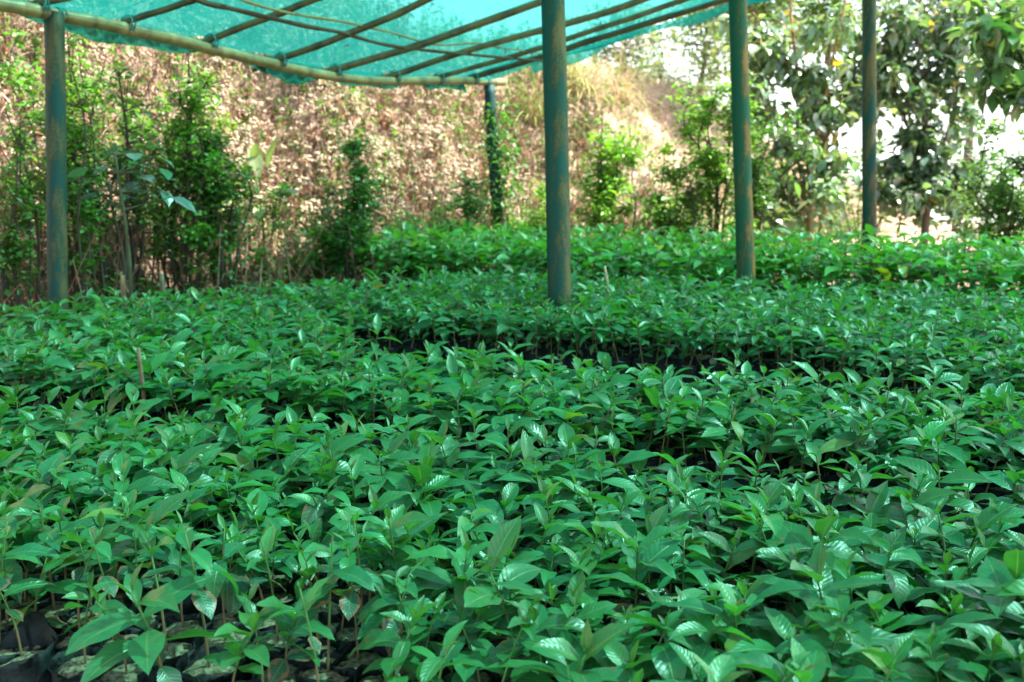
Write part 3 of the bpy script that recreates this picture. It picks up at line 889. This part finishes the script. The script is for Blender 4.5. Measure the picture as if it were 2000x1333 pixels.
def shrub(name, cat, label, u, d, vtop, wpx, seed, stems=7, leaf=.055, nleaf=1500, base=(.07, .20, .03), crown=.25, twigs=16, spread=.8, wood=(.05, .045, .03), group=None, rs=.011, dense_top=False, hang=False, mat=None, round_=False, leafw=.5):
    rng = np.random.default_rng(seed)
    p = at_depth(u, 450, d); x, y = p[0], p[1]; gz = float(terrain(x, y))
    ztop = at_depth(u, vtop, d)[2]; H = max(ztop - gz, .3); Wd = wpx / FPX * d / 2
    root = empty(name, (x, y, gz), label, cat, group)
    mbW, mbF = MB(), MB()
    tips = []; anchors = []
    for k in range(stems):
        th = rng.uniform(0, 6.28); rr_ = Wd * rng.uniform(.15, spread * 1.25)
        hh = H * rng.uniform(.5, 1.0) * (1 - .12 * (rr_ / Wd) ** 2)
        b0 = np.array([math.cos(th), math.sin(th), 0]) * rng.uniform(.02, .10)
        e = np.array([math.cos(th) * rr_, math.sin(th) * rr_, hh])
        mid = b0 * .45 + e * .42 + np.array([0, 0, hh * .08]) + rng.normal(0, .03, 3)
        q3 = b0 * .2 + e * .75 + rng.normal(0, .04, 3)
        mid = mid + rng.normal(0, .05, 3); q3 = q3 + rng.normal(0, .06, 3)
        P = smooth_path([b0 - [0, 0, .05], mid, q3, e], 12)
        tube(mbW, P, np.linspace(rs, rs * .3, 12) * rng.uniform(.7, 1.2), 6, (*wood, 0), False)
        for t in rng.uniform(crown, 1, twigs):
            i0 = min(int(t * 11), 10); a = P[i0] + (P[i0 + 1] - P[i0]) * (t * 11 - i0)
            az = rng.uniform(0, 6.28); ln = Wd * rng.uniform(.25, .75) * (1.1 - .5 * t)
            v = np.array([math.cos(az), math.sin(az), rng.uniform(-.1, .9)]) * ln
            tips.append((a, a + v))
    A = np.array([t[0] for t in tips]); B = np.array([t[1] for t in tips])
    sticks(mbW, A, B, rs * .35, rs * .15, (*wood, 0), 4)
    nleaf = int(nleaf * 1.7)
    pw = rng.gamma(.8, 1, len(A)) + .05; k = rng.choice(len(A), nleaf, p=pw / pw.sum()); f = rng.uniform(.15, 1.08, nleaf)[:, None]
    P = A[k] + (B[k] - A[k]) * f + rng.normal(0, .035, (nleaf, 3))
    P[:, 2] = np.maximum(P[:, 2], .03)
    pit = rng.uniform(-.5, .6, nleaf) if not hang else rng.uniform(-1.3, .2, nleaf)
    L = leaf * rng.uniform(.6, 1.3, nleaf)
    leaves(mbF, P, rng.uniform(0, 6.28, nleaf), pit, L, L * leafw * rng.uniform(.8, 1.2, nleaf), rng.uniform(.1, .9, nleaf), rng.normal(0, .5, nleaf), .25, tint_n(rng, nleaf, base, .35), 3 if leaf > .07 else 2, 1, .02, rng, round_)
    mbW.build('stems', M_WOOD, root)
    mbF.build('foliage', mat or M_LEAF, root)
    return root
HG = 'clipped leafy shrubs along the foot of the bank'
DK = (.060, .165, .030); MD = (.095, .24, .035); BR = (.15, .33, .035)
shrub('shrub', 'shrub', 'sparse dark shrub at the left picture edge beyond the bed', 22, 6.1, 90, 120, 11, 7, .05, 800, DK, .25, 12, group=HG)
shrub('shrub', 'shrub', 'tall bright leaved shrub directly behind the left post', 130, 6.5, 25, 200, 12, 10, .055, 1350, MD, .30, 14, group=HG)
shrub('shrub', 'shrub', 'tall shrub with bare forked dark stems right of the left post', 222, 6.8, 45, 180, 13, 9, .05, 1150, DK, .25, 12, group=HG, rs=.018)
shrub('shrub', 'shrub', 'wide dense shrub with sunlit top under the drooping net hem', 345, 7.2, 85, 220, 14, 12, .055, 2300, MD, .22, 18, group=HG, rs=.015)
shrub('shrub', 'shrub', 'dark leaning shrub with one thick forked trunk left of the pale big leaf plant', 432, 7.4, 175, 150, 15, 9, .055, 1500, DK, .25, 16, group=HG, rs=.016)
shrub('shrub', 'shrub', 'low ragged green shrub right of the pale big leaf plant', 585, 8.0, 372, 170, 16, 9, .05, 1200, MD, .2, 12, group=HG, rs=.007)
shrub('shrub', 'shrub', 'dense upright dark green shrub alone before the flowering weeds', 678, 8.0, 262, 130, 17, 10, .055, 2000, (.05, .17, .03), .22, 16, group=HG)
shrub('shrub', 'shrub', 'low thin shrub between the dark upright shrub and the creeper post', 822, 8.8, 375, 170, 18, 9, .05, 1100, MD, .2, 12, group=HG, rs=.007)
shrub('shrub', 'shrub', 'bushy shrub just left of the far corner post', 922, 9.0, 345, 120, 19, 9, .05, 1300, (.06, .17, .03), .15, 14, group=HG, rs=.008)
shrub('shrub', 'shrub', 'small bright shrub between the far corner post and central post', 1045, 9.4, 345, 120, 20, 8, .055, 1100, BR, .25, 12, group=HG, rs=.008)
shrub('shrub', 'shrub', 'bright yellow green vase shaped shrub right of the central post', 1187, 9.6, 225, 115, 21, 11, .065, 1700, BR, .38, 15, group=HG, rs=.011)
shrub('shrub', 'shrub', 'bright bushy shrub left of the brownish green post', 1312, 9.7, 262, 115, 22, 11, .06, 2200, (.14, .31, .035), .25, 15, group=HG)
shrub('shrub', 'shrub', 'tall slender bright shrub just left of the brownish green post', 1398, 9.9, 70, 150, 23, 9, .06, 2600, (.14, .31, .035), .2, 18, group=HG, rs=.015)
shrub('shrub', 'shrub', 'dark twiggy shrub just right of the brownish green post', 1492, 10.0, 160, 120, 24, 8, .06, 1300, DK, .2, 15, group=HG)
shrub('sapling', 'sapling', 'thin tall sapling left of the left post reaching up to the beam', 62, 6.9, 25, 100, 26, 4, .055, 420, MD, .35, 9, group='thin saplings at the foot of the bank', rs=.010)
shrub('sapling', 'sapling', 'dark thin sapling with nearly bare stems close behind the left post', 172, 6.4, 60, 90, 27, 4, .05, 330, DK, .3, 8, group='thin saplings at the foot of the bank', rs=.011)
shrub('sapling', 'sapling', 'wiry sapling between the forked shrub and the wide dense shrub', 285, 7.3, 120, 110, 28, 5, .055, 420, MD, .3, 9, group='thin saplings at the foot of the bank', rs=.009)
shrub('sapling', 'sapling', 'slender sapling with bright top right of the wide dense shrub', 398, 7.8, 140, 110, 29, 5, .06, 520, BR, .35, 9, group='thin saplings at the foot of the bank', rs=.009)
shrub('shrub', 'shrub', 'wispy sunlit shrub in the gap between the forked tree and the rightmost post', 1690, 11.8, 285, 200, 31, 9, .07, 900, (.12, .24, .06), .2, 14, group=HG, rs=.009)
shrub('shrub', 'shrub', 'wispy pale shrub between the dark tree and the round leafed shrub', 1885, 11.6, 300, 190, 32, 9, .07, 900, (.11, .20, .07), .2, 14, group=HG, rs=.009)
shrub('shrub', 'shrub', 'low dark reddish twiggy shrub between the two bright bushes at right', 1345, 9.5, 350, 110, 30, 9, .045, 800, (.06, .11, .03), .2, 12, group=HG, rs=.008)
shrub('shrub', 'shrub', 'dense round leafed shrub at the right picture edge', 1965, 9.0, 215, 230, 25, 12, .06, 3000, (.07, .19, .04), .18, 20, group=HG, rs=.014)

def tree(name, label, u, d, limbs_px, seed, leaf=.17, nleaf=900, base=(.05, .13, .04), trunk_r=.045, wood=(.16, .10, .06), rad=.45, mat=None, leafw=.52, ground_u=None, vbase=450, hang=True, group=None, ntw=26, cat='tree', frac_y=0.02):
    """limbs_px: list of polylines in (u, v, depth offset) that start on the trunk; crown of leaves round the limbs"""
    rng = np.random.default_rng(seed)
    gu = u if ground_u is None else ground_u
    p = at_depth(gu, vbase, d); gz = float(terrain(p[0], p[1])); o = np.array([p[0], p[1], gz])
    root = empty(name, o, label, cat, group)
    mbW, mbF = MB(), MB(); A = []; B = []
    for k, (pl, r0) in enumerate(limbs_px):
        pts = np.array([at_depth(a, b, d + c) for a, b, c in pl]) - o
        if k == 0: pts = np.concatenate([[[0, 0, -.1]], pts])
        P = smooth_path(pts, 26)
        P += np.cumsum(rng.normal(0, .006, P.shape), 0)
        tube(mbW, P, np.linspace(r0, r0 * .25, 26) * (1 + .08 * rng.normal(0, 1, 26)), 9, (*wood, 0))
        for t in rng.uniform(.3 if k == 0 else .1, 1, ntw):
            i0 = min(int(t * 25), 24); a = P[i0]
            v = rng.normal(0, 1, 3); v[2] = v[2] * .7 + .05; v /= np.linalg.norm(v)
            L_ = rad * rng.uniform(.4, 1.1)
            A.append(a); B.append(a + v * L_)
    A = np.array(A); B = np.array(B)
    sticks(mbW, A, B, .009, .003, (*wood, 0), 4)
    nleaf = int(nleaf * 2.6)
    pw = rng.gamma(.8, 1, len(A)) + .05; k = rng.choice(len(A), nleaf, p=pw / pw.sum()); f = rng.uniform(.25, 1.15, nleaf)[:, None]
    P = A[k] + (B[k] - A[k]) * f + rng.normal(0, .06, (nleaf, 3))
    L = leaf * rng.uniform(.6, 1.25, nleaf)
    pit = rng.uniform(-1.2, .5, nleaf) if hang else rng.uniform(-.5, .6, nleaf)
    T = tint_n(rng, nleaf, base, .35)
    y_ = rng.random(nleaf) < frac_y; T[y_, :3] = np.array([.42, .30, .05]) * rng.uniform(.7, 1.1, (y_.sum(), 1))
    leaves(mbF, P, rng.uniform(0, 6.28, nleaf), pit, L, L * leafw * rng.uniform(.8, 1.2, nleaf), rng.uniform(.2, 1.0, nleaf), rng.normal(0, .45, nleaf), .3, T, 4, 1, .03, rng)
    mbW.build('trunk', M_WOOD, root)
    mbF.build('crown', mat or M_TREE, root)
    return root
TG = 'large leaved trees beyond the far bed'
tree('broadleaf_tree', 'large leaved tree with orange brown forked trunk between the two right posts', 1590, 10.6,
     [([(1582, 380, 0), (1575, 300, 0), (1568, 200, .1), (1550, 60, 0), (1540, -90, 0)], .045),
      ([(1582, 400, 0), (1545, 350, .1), (1515, 270, .3), (1500, 160, .2)], .026),
      ([(1604, 430, .3), (1612, 330, .3), (1590, 250, .2), (1612, 170, .1), (1640, 40, 0), (1655, -80, -.1)], .036),
      ([(1608, 300, .2), (1628, 230, .2), (1660, 150, .3), (1720, 60, .3)], .024),
      ([(1560, 150, .1), (1500, 90, .1), (1470, 20, 0)], .02), ([(1612, 220, .2), (1660, 200, .3), (1720, 190, .4)], .016), ([(1570, 330, 0), (1530, 400, -.1), (1510, 420, -.2)], .012)], 41, .145, 1400, (.17, .26, .15), wood=(.32, .18, .09), rad=.50, ntw=22)
tree('broadleaf_tree', 'dark large leaved tree hanging behind the rightmost post', 1800, 10.9,
     [([(1812, 380, 0), (1806, 260, 0), (1790, 120, 0), (1785, -70, 0)], .05),
      ([(1808, 300, 0), (1760, 220, .2), (1735, 120, .3), (1725, 0, .3)], .028),
      ([(1806, 330, 0), (1850, 270, .2), (1870, 190, .1), (1868, 60, 0)], .028),
      ([(1812, 400, 0), (1845, 360, 0), (1868, 340, 0)], .02),
      ([(1810, 390, 0), (1775, 370, 0), (1745, 380, 0)], .018), ([(1800, 150, 0), (1860, 90, .1), (1900, 20, .1)], .018)], 42, .135, 1500, (.10, .17, .10), wood=(.11, .08, .06), rad=.46, ntw=26, frac_y=.02)
tree('broadleaf_tree', 'tree arching in at the upper right with yellowing drooping leaves', 2090, 8.2,
     [([(2085, 300, 0), (2060, 200, 0), (2010, 130, 0), (1960, 75, -.1), (1905, 55, -.2)], .04),
      ([(2035, 170, 0), (1990, 165, -.1), (1945, 205, -.1)], .022),
      ([(2000, 120, 0), (1975, 40, 0), (1935, -20, 0)], .022)], 43, .17, 260, (.12, .21, .085), wood=(.10, .09, .06), rad=.30, ntw=14, frac_y=.04)
# trees far beyond the bank
FG = 'pale far trees beyond the bank'
def far_tree(u, d, vtop, vbot, wpx, seed, label, base, n=900, leaf=.16, name='tree', trunk=.09, gz=None):
    rng = np.random.default_rng(seed)
    p = at_depth(u, vbot, d); g = float(terrain(p[0], p[1])); top = at_depth(u, vtop, d)[2]
    root = empty(name, (p[0], p[1], g), label, 'tree', FG)
    H = top - g; Wd = wpx / FPX * d / 2; cb_ = max(at_depth(u, vbot, d)[2] - g, .3 * H) 
    mbW, mbF = MB(), MB()
    P = smooth_path([[0, 0, -.2], [rng.normal(0, .1), 0, H * .4], [rng.normal(0, .15), 0, H * .75], [0, 0, H]], 20)
    tube(mbW, P, np.linspace(trunk, trunk * .2, 20), 8, (.12, .09, .075, 0))
    A, B = [], []
    for _ in range(46):
        z = rng.uniform(cb_, H); i0 = min(int(z / H * 19), 18); az = rng.uniform(0, 6.28)
        r_ = Wd * rng.uniform(.4, 1.0) * (1 - .4 * (z - cb_) / (H - cb_ + .01))
        A.append(P[i0]); B.append(P[i0] + np.array([math.cos(az) * r_, math.sin(az) * r_, rng.uniform(0, .5) * r_]))
    A, B = np.array(A), np.array(B)
    sticks(mbW, A, B, trunk * .22, trunk * .06, (.12, .09, .075, 0), 5)
    n = int(n * 2.2); k = rng.integers(0, 46, n); f = rng.uniform(.3, 1.1, n)[:, None]
    Q = A[k] + (B[k] - A[k]) * f + rng.normal(0, .2, (n, 3))
    L = leaf * rng.uniform(.6, 1.3, n)
    leaves(mbF, Q, rng.uniform(0, 6.28, n), rng.uniform(-.9, .6, n), L, L * .5, .4, rng.normal(0, .5, n), .2, tint_n(rng, n, base, .3), 2, 1)
    mbW.build('trunk', M_WOOD, root); mbF.build('crown', M_LEAF, root)
far_tree(1225, 20, 40, 250, 300, 51, 'hazy far tree seen over the bank right of the central post', (.16, .21, .12), 1500, .12)
far_tree(1370, 21, 0, 230, 260, 52, 'far pale tree just below the far net edge', (.17, .24, .11), 1700, .13)
far_tree(1478, 16, -160, 80, 260, 53, 'tall far tree with thick grey trunk behind the brownish green post', (.10, .18, .06), 1500, .15, trunk=.16)
far_tree(1625, 17, -120, 130, 260, 54, 'far light green tree above the orange brown trunk', (.13, .24, .06), 1300, .15)
far_tree(1885, 16, -100, 210, 170, 55, 'far thin tree with slim dark trunk right of the rightmost post', (.09, .16, .06), 800, .14)
far_tree(60, 11.5, -160, 120, 330, 56, 'bright leafy tree high on the bank behind the left post', (.11, .24, .05), 1700, .10)

# creeper on the far corner post
rng = np.random.default_rng(61)
p0 = at_depth(956, 168, 9.3); p1 = at_depth(975, 462, 9.3)
cr = empty('creeper', (p1[0], p1[1], float(terrain(p1[0], p1[1]))), 'leafy green creeper climbing the far corner post', 'climbing plant')
mbW, mbF = MB(), MB(); o = np.array(cr.location)
t = np.linspace(0, .86, 40); ax = p1 + (p0 - p1) * t[:, None] - o
for k in range(3):
    ph = k * 2.1; P = ax + np.stack([np.cos(t * 9 + ph) * .062, np.sin(t * 9 + ph) * .062, t * 0], -1)
    tube(mbW, P, .006, 5, (.07, .06, .03, 0))
n = 1100; f = rng.beta(1.3, 1.2, n); i0 = (f * 39).astype(int)
off = rng.normal(0, .075, (n, 3)); off[:, 0] += np.where(rng.random(n) < .5, .10, 0) * (f > .35); off[:, 1] -= .05
L = .055 * rng.uniform(.6, 1.4, n)
leaves(mbF, ax[i0] + off, rng.uniform(0, 6.28, n), rng.uniform(-.8, .4, n), L, L * .55, .5, rng.normal(0, .4, n), .2, tint_n(rng, n, (.06, .19, .03), .4), 2, 1)
mbW.build('stems', M_WOOD, cr); mbF.build('foliage', M_LEAF, cr)

# plants with big leaves
def big_plant(label, u, d, vbase, specs, seed, col, wood, cat='plant', name='big_leaf_plant'):
    rng = np.random.default_rng(seed); p = at_depth(u, vbase, d); g = float(terrain(p[0], p[1])); o = np.array([p[0], p[1], g])
    root = empty(name, o, label, cat); mbW, mbF = MB(), MB()
    top = at_depth(u, min(s_[1] for s_ in specs), d) - o
    P = smooth_path([[0, 0, -.05], [.02, 0, top[2] * .5], [-.02, 0, top[2] * .96]], 12)
    tube(mbW, P, np.linspace(.016, .007, 12), 7, (*wood, 0))
    B, AZ, PT, LL, WW, DR = [], [], [], [], [], []
    for (lu, lv, L, az, pit, wr) in specs:
        b = at_depth(lu, lv, d + rng.normal(0, .06)) - o
        B.append(b); AZ.append(az); PT.append(pit); LL.append(L); WW.append(L * wr); DR.append(rng.uniform(.2, .7))
        k = int(np.argmin(np.abs(P[:, 2] - (b[2] - .05)))); sticks(mbW, P[k][None], b[None], .005, .003, (*wood, 0), 5)
    n = len(B)
    leaves(mbF, B, AZ, PT, LL, WW, DR, rng.normal(0, .35, n), .25, tint_n(rng, n, col, .25), 7, 2, .03, rng)
    mbW.build('stem', M_WOOD, root); mbF.build('foliage', M_TREE, root)
rr = np.random.default_rng(71)
sp1 = []
for (lu, lv) in [(205, 300), (235, 285), (262, 300), (215, 325), (250, 320), (285, 290), (305, 305), (318, 330), (175, 330), (150, 345), (200, 350), (270, 345), (300, 350), (320, 372), (165, 370), (335, 385), (245, 360), (190, 385)]:
    right = lu > 240
    sp1.append((lu, lv, rr.uniform(.12, .18), (rr.normal(-.5, .5) if right else PI + rr.normal(.5, .5)), rr.uniform(-.6, .2), .62))
big_plant('broad bluish green leaved plant just right of the left post', 248, 5.98, 540, sp1, 72, (.06, .165, .10), (.06, .07, .035))
big_plant('pale green plant with large upright leaves against the flowering weeds', 512, 8.1, 500,
          [(522, 330, .30, .6, 1.35, .38), (508, 345, .28, 2.4, 1.3, .42), (500, 370, .24, PI, .3, .42), (530, 380, .24, 0, .2, .42), (512, 400, .22, -1.6, -.4, .45), (490, 395, .22, PI + .5, -.3, .42), (545, 400, .20, .2, -.2, .4), (505, 330, .26, -1.5, 1.1, .4)],
          73, (.22, .30, .13), (.14, .16, .07))

# grass tufts on the bank
def tuft(label, u, v, d, n, L, seed, cols, plume=False):
    rng = np.random.default_rng(seed); p = at_depth(u, v, d); g = float(terrain(p[0], p[1])); o = np.array([p[0], p[1], g])
    mb = MB(); az = rng.uniform(0, 6.28, n); LL = L * rng.uniform(.5, 1.15, n)
    pit = rng.uniform(.5, 1.5, n)
    T = np.array([cols[k] for k in rng.integers(0, len(cols), n)]); T = np.concatenate([T * rng.uniform(.7, 1.2, (n, 1)), np.zeros((n, 1))], 1)
    leaves(mb, rng.normal(0, .08, (n, 3)) * [1, 1, 0], az, pit, LL, .012 + .008 * rng.random(n), rng.uniform(.8, 2.4, n), 0, .3, T, 8, 1)
    root = empty('grass_tuft', o, label, 'grass'); root['group'] = 'long grass tufts on the bank'
    mb.build('blades', M_DRY, root)
    if plume:
        mb = MB()
        for k in range(5):
            a = rng.normal(0, .3, 2); P = smooth_path([[0, 0, 0], [a[0] * .3, a[1] * .3, L * .8], [a[0] + .25, a[1], L * 1.25], [a[0] + .6, a[1], L * 1.25]], 16)
            tube(mb, P, .006, 4, (.4, .32, .2, 0))
            m = 90; f = rng.integers(10, 16, m)
            leaves(mb, P[f] + rng.normal(0, .02, (m, 3)), rng.normal(0, .5, m), rng.uniform(-.6, .6, m), .13, .008, .9, 0, 0, (.55, .42, .28, 0), 3, 1)
        mb.build('plumes', M_DRY, root)
TANS = [(.42, .30, .16), (.36, .27, .12), (.22, .24, .08)]
tuft('tan arching grass tuft on the bank below the middle of the beam', 600, 215, 11.2, 110, 1.0, 81, TANS)
tuft('green gold grass tuft on the bank just left of the central post', 1040, 200, 12.6, 170, 1.15, 82, [(.30, .32, .10), (.42, .34, .16), (.2, .28, .07)])
tuft('arching grass tuft on the ridge just right of the central post', 1135, 190, 13.4, 170, 1.2, 83, [(.34, .34, .12), (.45, .36, .18)])
tuft('feathery plumed grass on the ridge below the net edge', 1215, 160, 14.6, 90, 1.1, 84, TANS, True)

# ------------------------------------------------------------------ cover of the bank and ground
def scatter(rng, n, s0, s1, d0, d1, pw=1.0):
    s = rng.uniform(s0, s1, n); d = d0 + (d1 - d0) * rng.random(n) ** pw
    x = BK0[0] + BKD[0] * s + BKN[0] * d; y = BK0[1] + BKD[1] * s + BKN[1] * d
    return np.stack([x, y, terrain(x, y)], -1), s, d
def visible(P, m=120):
    u, v, dd = px_of(P); return (dd > .5) & (u > -m) & (u < 2000 + m) & (v > -250)
rng = np.random.default_rng(91)
# dry flowering weeds
P, s, d = scatter(rng, 3400, -7.5, 3.2, .15, 4.0)
patch = .55 + .5 * np.sin(s * 2.1 + d * 1.3) * np.sin(d * 2.9 - s * .8 + 1) + .25 * np.sin(s * 5.3 + 2) * np.sin(d * 4.7)
keep = visible(P) & (rng.random(len(P)) < np.clip(patch * 1.7 - .25, .05, 1) * np.clip(1.15 - np.clip(s - 1.2, 0, 9) * .6, 0, 1))
P = P[keep]; n = len(P); s_k = s[keep]
H = rng.uniform(.28, .75, n); ln = rng.normal(0, .16, (n, 2))
top = P + np.concatenate([ln * H[:, None], H[:, None]], 1)
mb = MB()
brn = np.concatenate([np.array([.22, .11, .07])[None] * rng.uniform(.6, 1.4, (n, 1)), np.zeros((n, 1))], 1)
sticks(mb, P - [0, 0, .05], top, .005, .0025, brn, 3)
m = 8; k = np.repeat(np.arange(n), m); f = rng.uniform(.1, .95, n * m)[:, None]
L = rng.uniform(.03, .065, n * m)
pal = np.array([[.52, .36, .27], [.42, .26, .19], [.56, .42, .31], [.27, .28, .11], [.48, .30, .22]])
T = np.concatenate([pal[rng.integers(0, 5, n * m)] * rng.uniform(.85, 1.4, (n * m, 1)), np.zeros((n * m, 1))], 1)
leaves(mb, P[k] + (top[k] - P[k]) * f, rng.uniform(0, 6.28, n * m), rng.uniform(-1.2, .3, n * m), L, L * .26, .8, rng.normal(0, .6, n * m), .6, T, 2, 1)
# flower heads: small fluffy octahedra in flat clusters
m = 30; k = np.repeat(np.arange(n), m); cl = np.repeat(np.tile(np.arange(5), n), m // 5)
cc = rng.normal(0, 1, (n * 5, 3)) * [.07, .07, .05]
ctr = top[k] + cc[np.repeat(np.arange(n * 5), m // 5)] + rng.normal(0, 1, (n * m, 3)) * [.014, .014, .008]
ok = (rng.random(n) < np.clip(.62 - .25 * np.abs(s_k + 0.6) / 4, .18, 1))[k]; ctr = ctr[ok]; q_ = len(ctr)
r_ = rng.uniform(.006, .019, q_)
octv = np.array([[1, 0, 0], [-1, 0, 0], [0, 1, 0], [0, -1, 0], [0, 0, .8], [0, 0, -.8]], float)
octf = np.array([[0, 2, 4], [2, 1, 4], [1, 3, 4], [3, 0, 4], [2, 0, 5], [1, 2, 5], [3, 1, 5], [0, 3, 5]])
V = ctr[:, None] + octv[None] * r_[:, None, None]
puff = np.concatenate([np.array([[.58, .48, .34]]) * rng.uniform(.75, 1.2, (q_, 1)), np.zeros((q_, 1))], 1)
mb.add(V.reshape(-1, 3), None, (octf[None] + (np.arange(q_) * 6)[:, None, None]).reshape(-1, 3), None, np.repeat(puff, 6, 0))
tag(mb.build('flowering_weeds', M_DRY), 'dry weeds with cream fluffy flower heads covering the bank', 'weeds', kind='stuff')
# dry grass and straw everywhere on the bank and the ridge
P, s, d = scatter(rng, 42000, -7.5, 11.5, -.1, 4.5)
P = P[visible(P)]; n = len(P)
pal = np.array([[.58, .43, .32], [.54, .38, .28], [.46, .32, .22], [.33, .32, .14], [.60, .48, .35], [.50, .31, .23]])
T = np.concatenate([pal[rng.integers(0, 6, n)] * rng.uniform(.9, 1.4, (n, 1)), np.zeros((n, 1))], 1)
mb = MB()
leaves(mb, P - [0, 0, .02], rng.uniform(0, 6.28, n), rng.uniform(.2, 1.5, n), rng.uniform(.14, .55, n), rng.uniform(.005, .012, n), rng.uniform(.3, 2.2, n), 0, .3, T, 3, 1)
tag(mb.build('dry_grass', M_DRY), 'pinkish tan dry grass and straw over the bank and ridge', 'grass', kind='stuff')
# green undergrowth at the foot of the bank and in the weeds
P, s, d = scatter(rng, 2300, -7.5, 8.5, -.35, 3.4, 1.7)
P2, s2, d2 = scatter(rng, 2300, -7.5, 4.5, .5, 3.8); P = np.concatenate([P, P2])
P = P[visible(P)]; n = len(P); H = rng.uniform(.12, .5, n)
top = P + np.concatenate([rng.normal(0, .06, (n, 2)), H[:, None]], 1); mb = MB()
sticks(mb, P, top, .004, .002, (.06, .07, .03, 0), 3)
m = 14; k = np.repeat(np.arange(n), m); f = rng.uniform(.15, 1.05, n * m)[:, None]; L = rng.uniform(.03, .075, n * m)
leaves(mb, P[k] + (top[k] - P[k]) * f, rng.uniform(0, 6.28, n * m), rng.uniform(-.5, .6, n * m), L, L * .6, .5, rng.normal(0, .4, n * m), .2, tint_n(rng, n * m, (.09, .20, .04), .4), 2, 1)
tag(mb.build('undergrowth', M_LEAF), 'low green weeds growing at the foot of the bank', 'weeds', kind='stuff')
# sunlit grass on the open ground at right
n = 3500; x = rng.uniform(1.5, 11, n); y = rng.uniform(9.4, 18, n); sgm, dd = bank_coords(x, y)
ok = dd < .2; x, y = x[ok], y[ok]; n = len(x); P = np.stack([x, y, terrain(x, y)], -1)
pal = np.array([[.46, .30, .20], [.42, .28, .16], [.26, .30, .09], [.5, .38, .24]])
T = np.concatenate([pal[rng.integers(0, 4, n)] * rng.uniform(.75, 1.2, (n, 1)), np.zeros((n, 1))], 1); mb = MB()
leaves(mb, P - [0, 0, .02], rng.uniform(0, 6.28, n), rng.uniform(.2, 1.5, n), rng.uniform(.08, .28, n), rng.uniform(.006, .014, n), rng.uniform(.3, 2.2, n), 0, .3, T, 3, 1)
tag(mb.build('short_grass', M_DRY), 'short dry grass on the sunlit earth beyond the far bed', 'grass', kind='stuff')
# fallen leaves at the foot of the bank
P, s, d = scatter(rng, 7500, -7.5, 3.5, -2.0, 1.6)
bedside = (P[:, 0] + 2.8) * .58 - (P[:, 1] - 5.42) * .81
ok = visible(P) & (bedside < .05) ; P = P[ok]; n = len(P)
pal = np.array([[.34, .16, .08], [.24, .11, .05], [.42, .24, .13], [.18, .10, .06], [.40, .30, .18]])
T = np.concatenate([pal[rng.integers(0, 5, n)] * rng.uniform(.6, 1.25, (n, 1)), np.zeros((n, 1))], 1); mb = MB(); L = rng.uniform(.05, .12, n)
leaves(mb, P + [0, 0, .02], rng.uniform(0, 6.28, n), rng.uniform(-.2, .7, n), L, L * .45, rng.uniform(-.5, 1.6, n), rng.normal(0, .6, n), .6, T, 3, 1)
tag(mb.build('fallen_leaves', M_DRY), 'reddish brown fallen leaves littering the foot of the bank at left', 'leaf litter', kind='stuff')

# tangle of dead stems between the shrubs at the foot of the bank
P, s, d = scatter(rng, 2600, -7.5, 4.0, -.7, 2.2)
ok = visible(P) & (((P[:, 0] + 2.8) * .58 - (P[:, 1] - 5.42) * .81) < -.35); P = P[ok]; n = len(P)
az = rng.uniform(0, 6.28, n); pt = rng.uniform(.3, 1.5, n); LL = rng.uniform(.25, 1.0, n)
top = P + np.stack([np.cos(az) * np.cos(pt), np.sin(az) * np.cos(pt), np.sin(pt)], -1) * LL[:, None]
pal = np.array([[.16, .09, .055], [.26, .17, .11], [.10, .07, .045], [.36, .26, .17]])
T = np.concatenate([pal[rng.integers(0, 4, n)] * rng.uniform(.7, 1.2, (n, 1)), np.zeros((n, 1))], 1)
mb = MB(); sticks(mb, P - [0, 0, .04], top, .0055, .002, T, 4)
m = 5; k = np.repeat(np.arange(n), m); f = rng.uniform(.3, 1, n * m)[:, None]; L = rng.uniform(.03, .07, n * m)
leaves(mb, P[k] + (top[k] - P[k]) * f, rng.uniform(0, 6.28, n * m), rng.uniform(-1.3, .2, n * m), L, L * .45, .8, rng.normal(0, .6, n * m), .7,
       np.concatenate([np.array([[.28, .12, .07]]) * rng.uniform(.5, 1.4, (n * m, 1)), np.zeros((n * m, 1))], 1), 2, 1)
tag(mb.build('dead_brush', M_DRY), 'tangled dead brown stems among the shrubs at the foot of the bank', 'brush', kind='stuff')
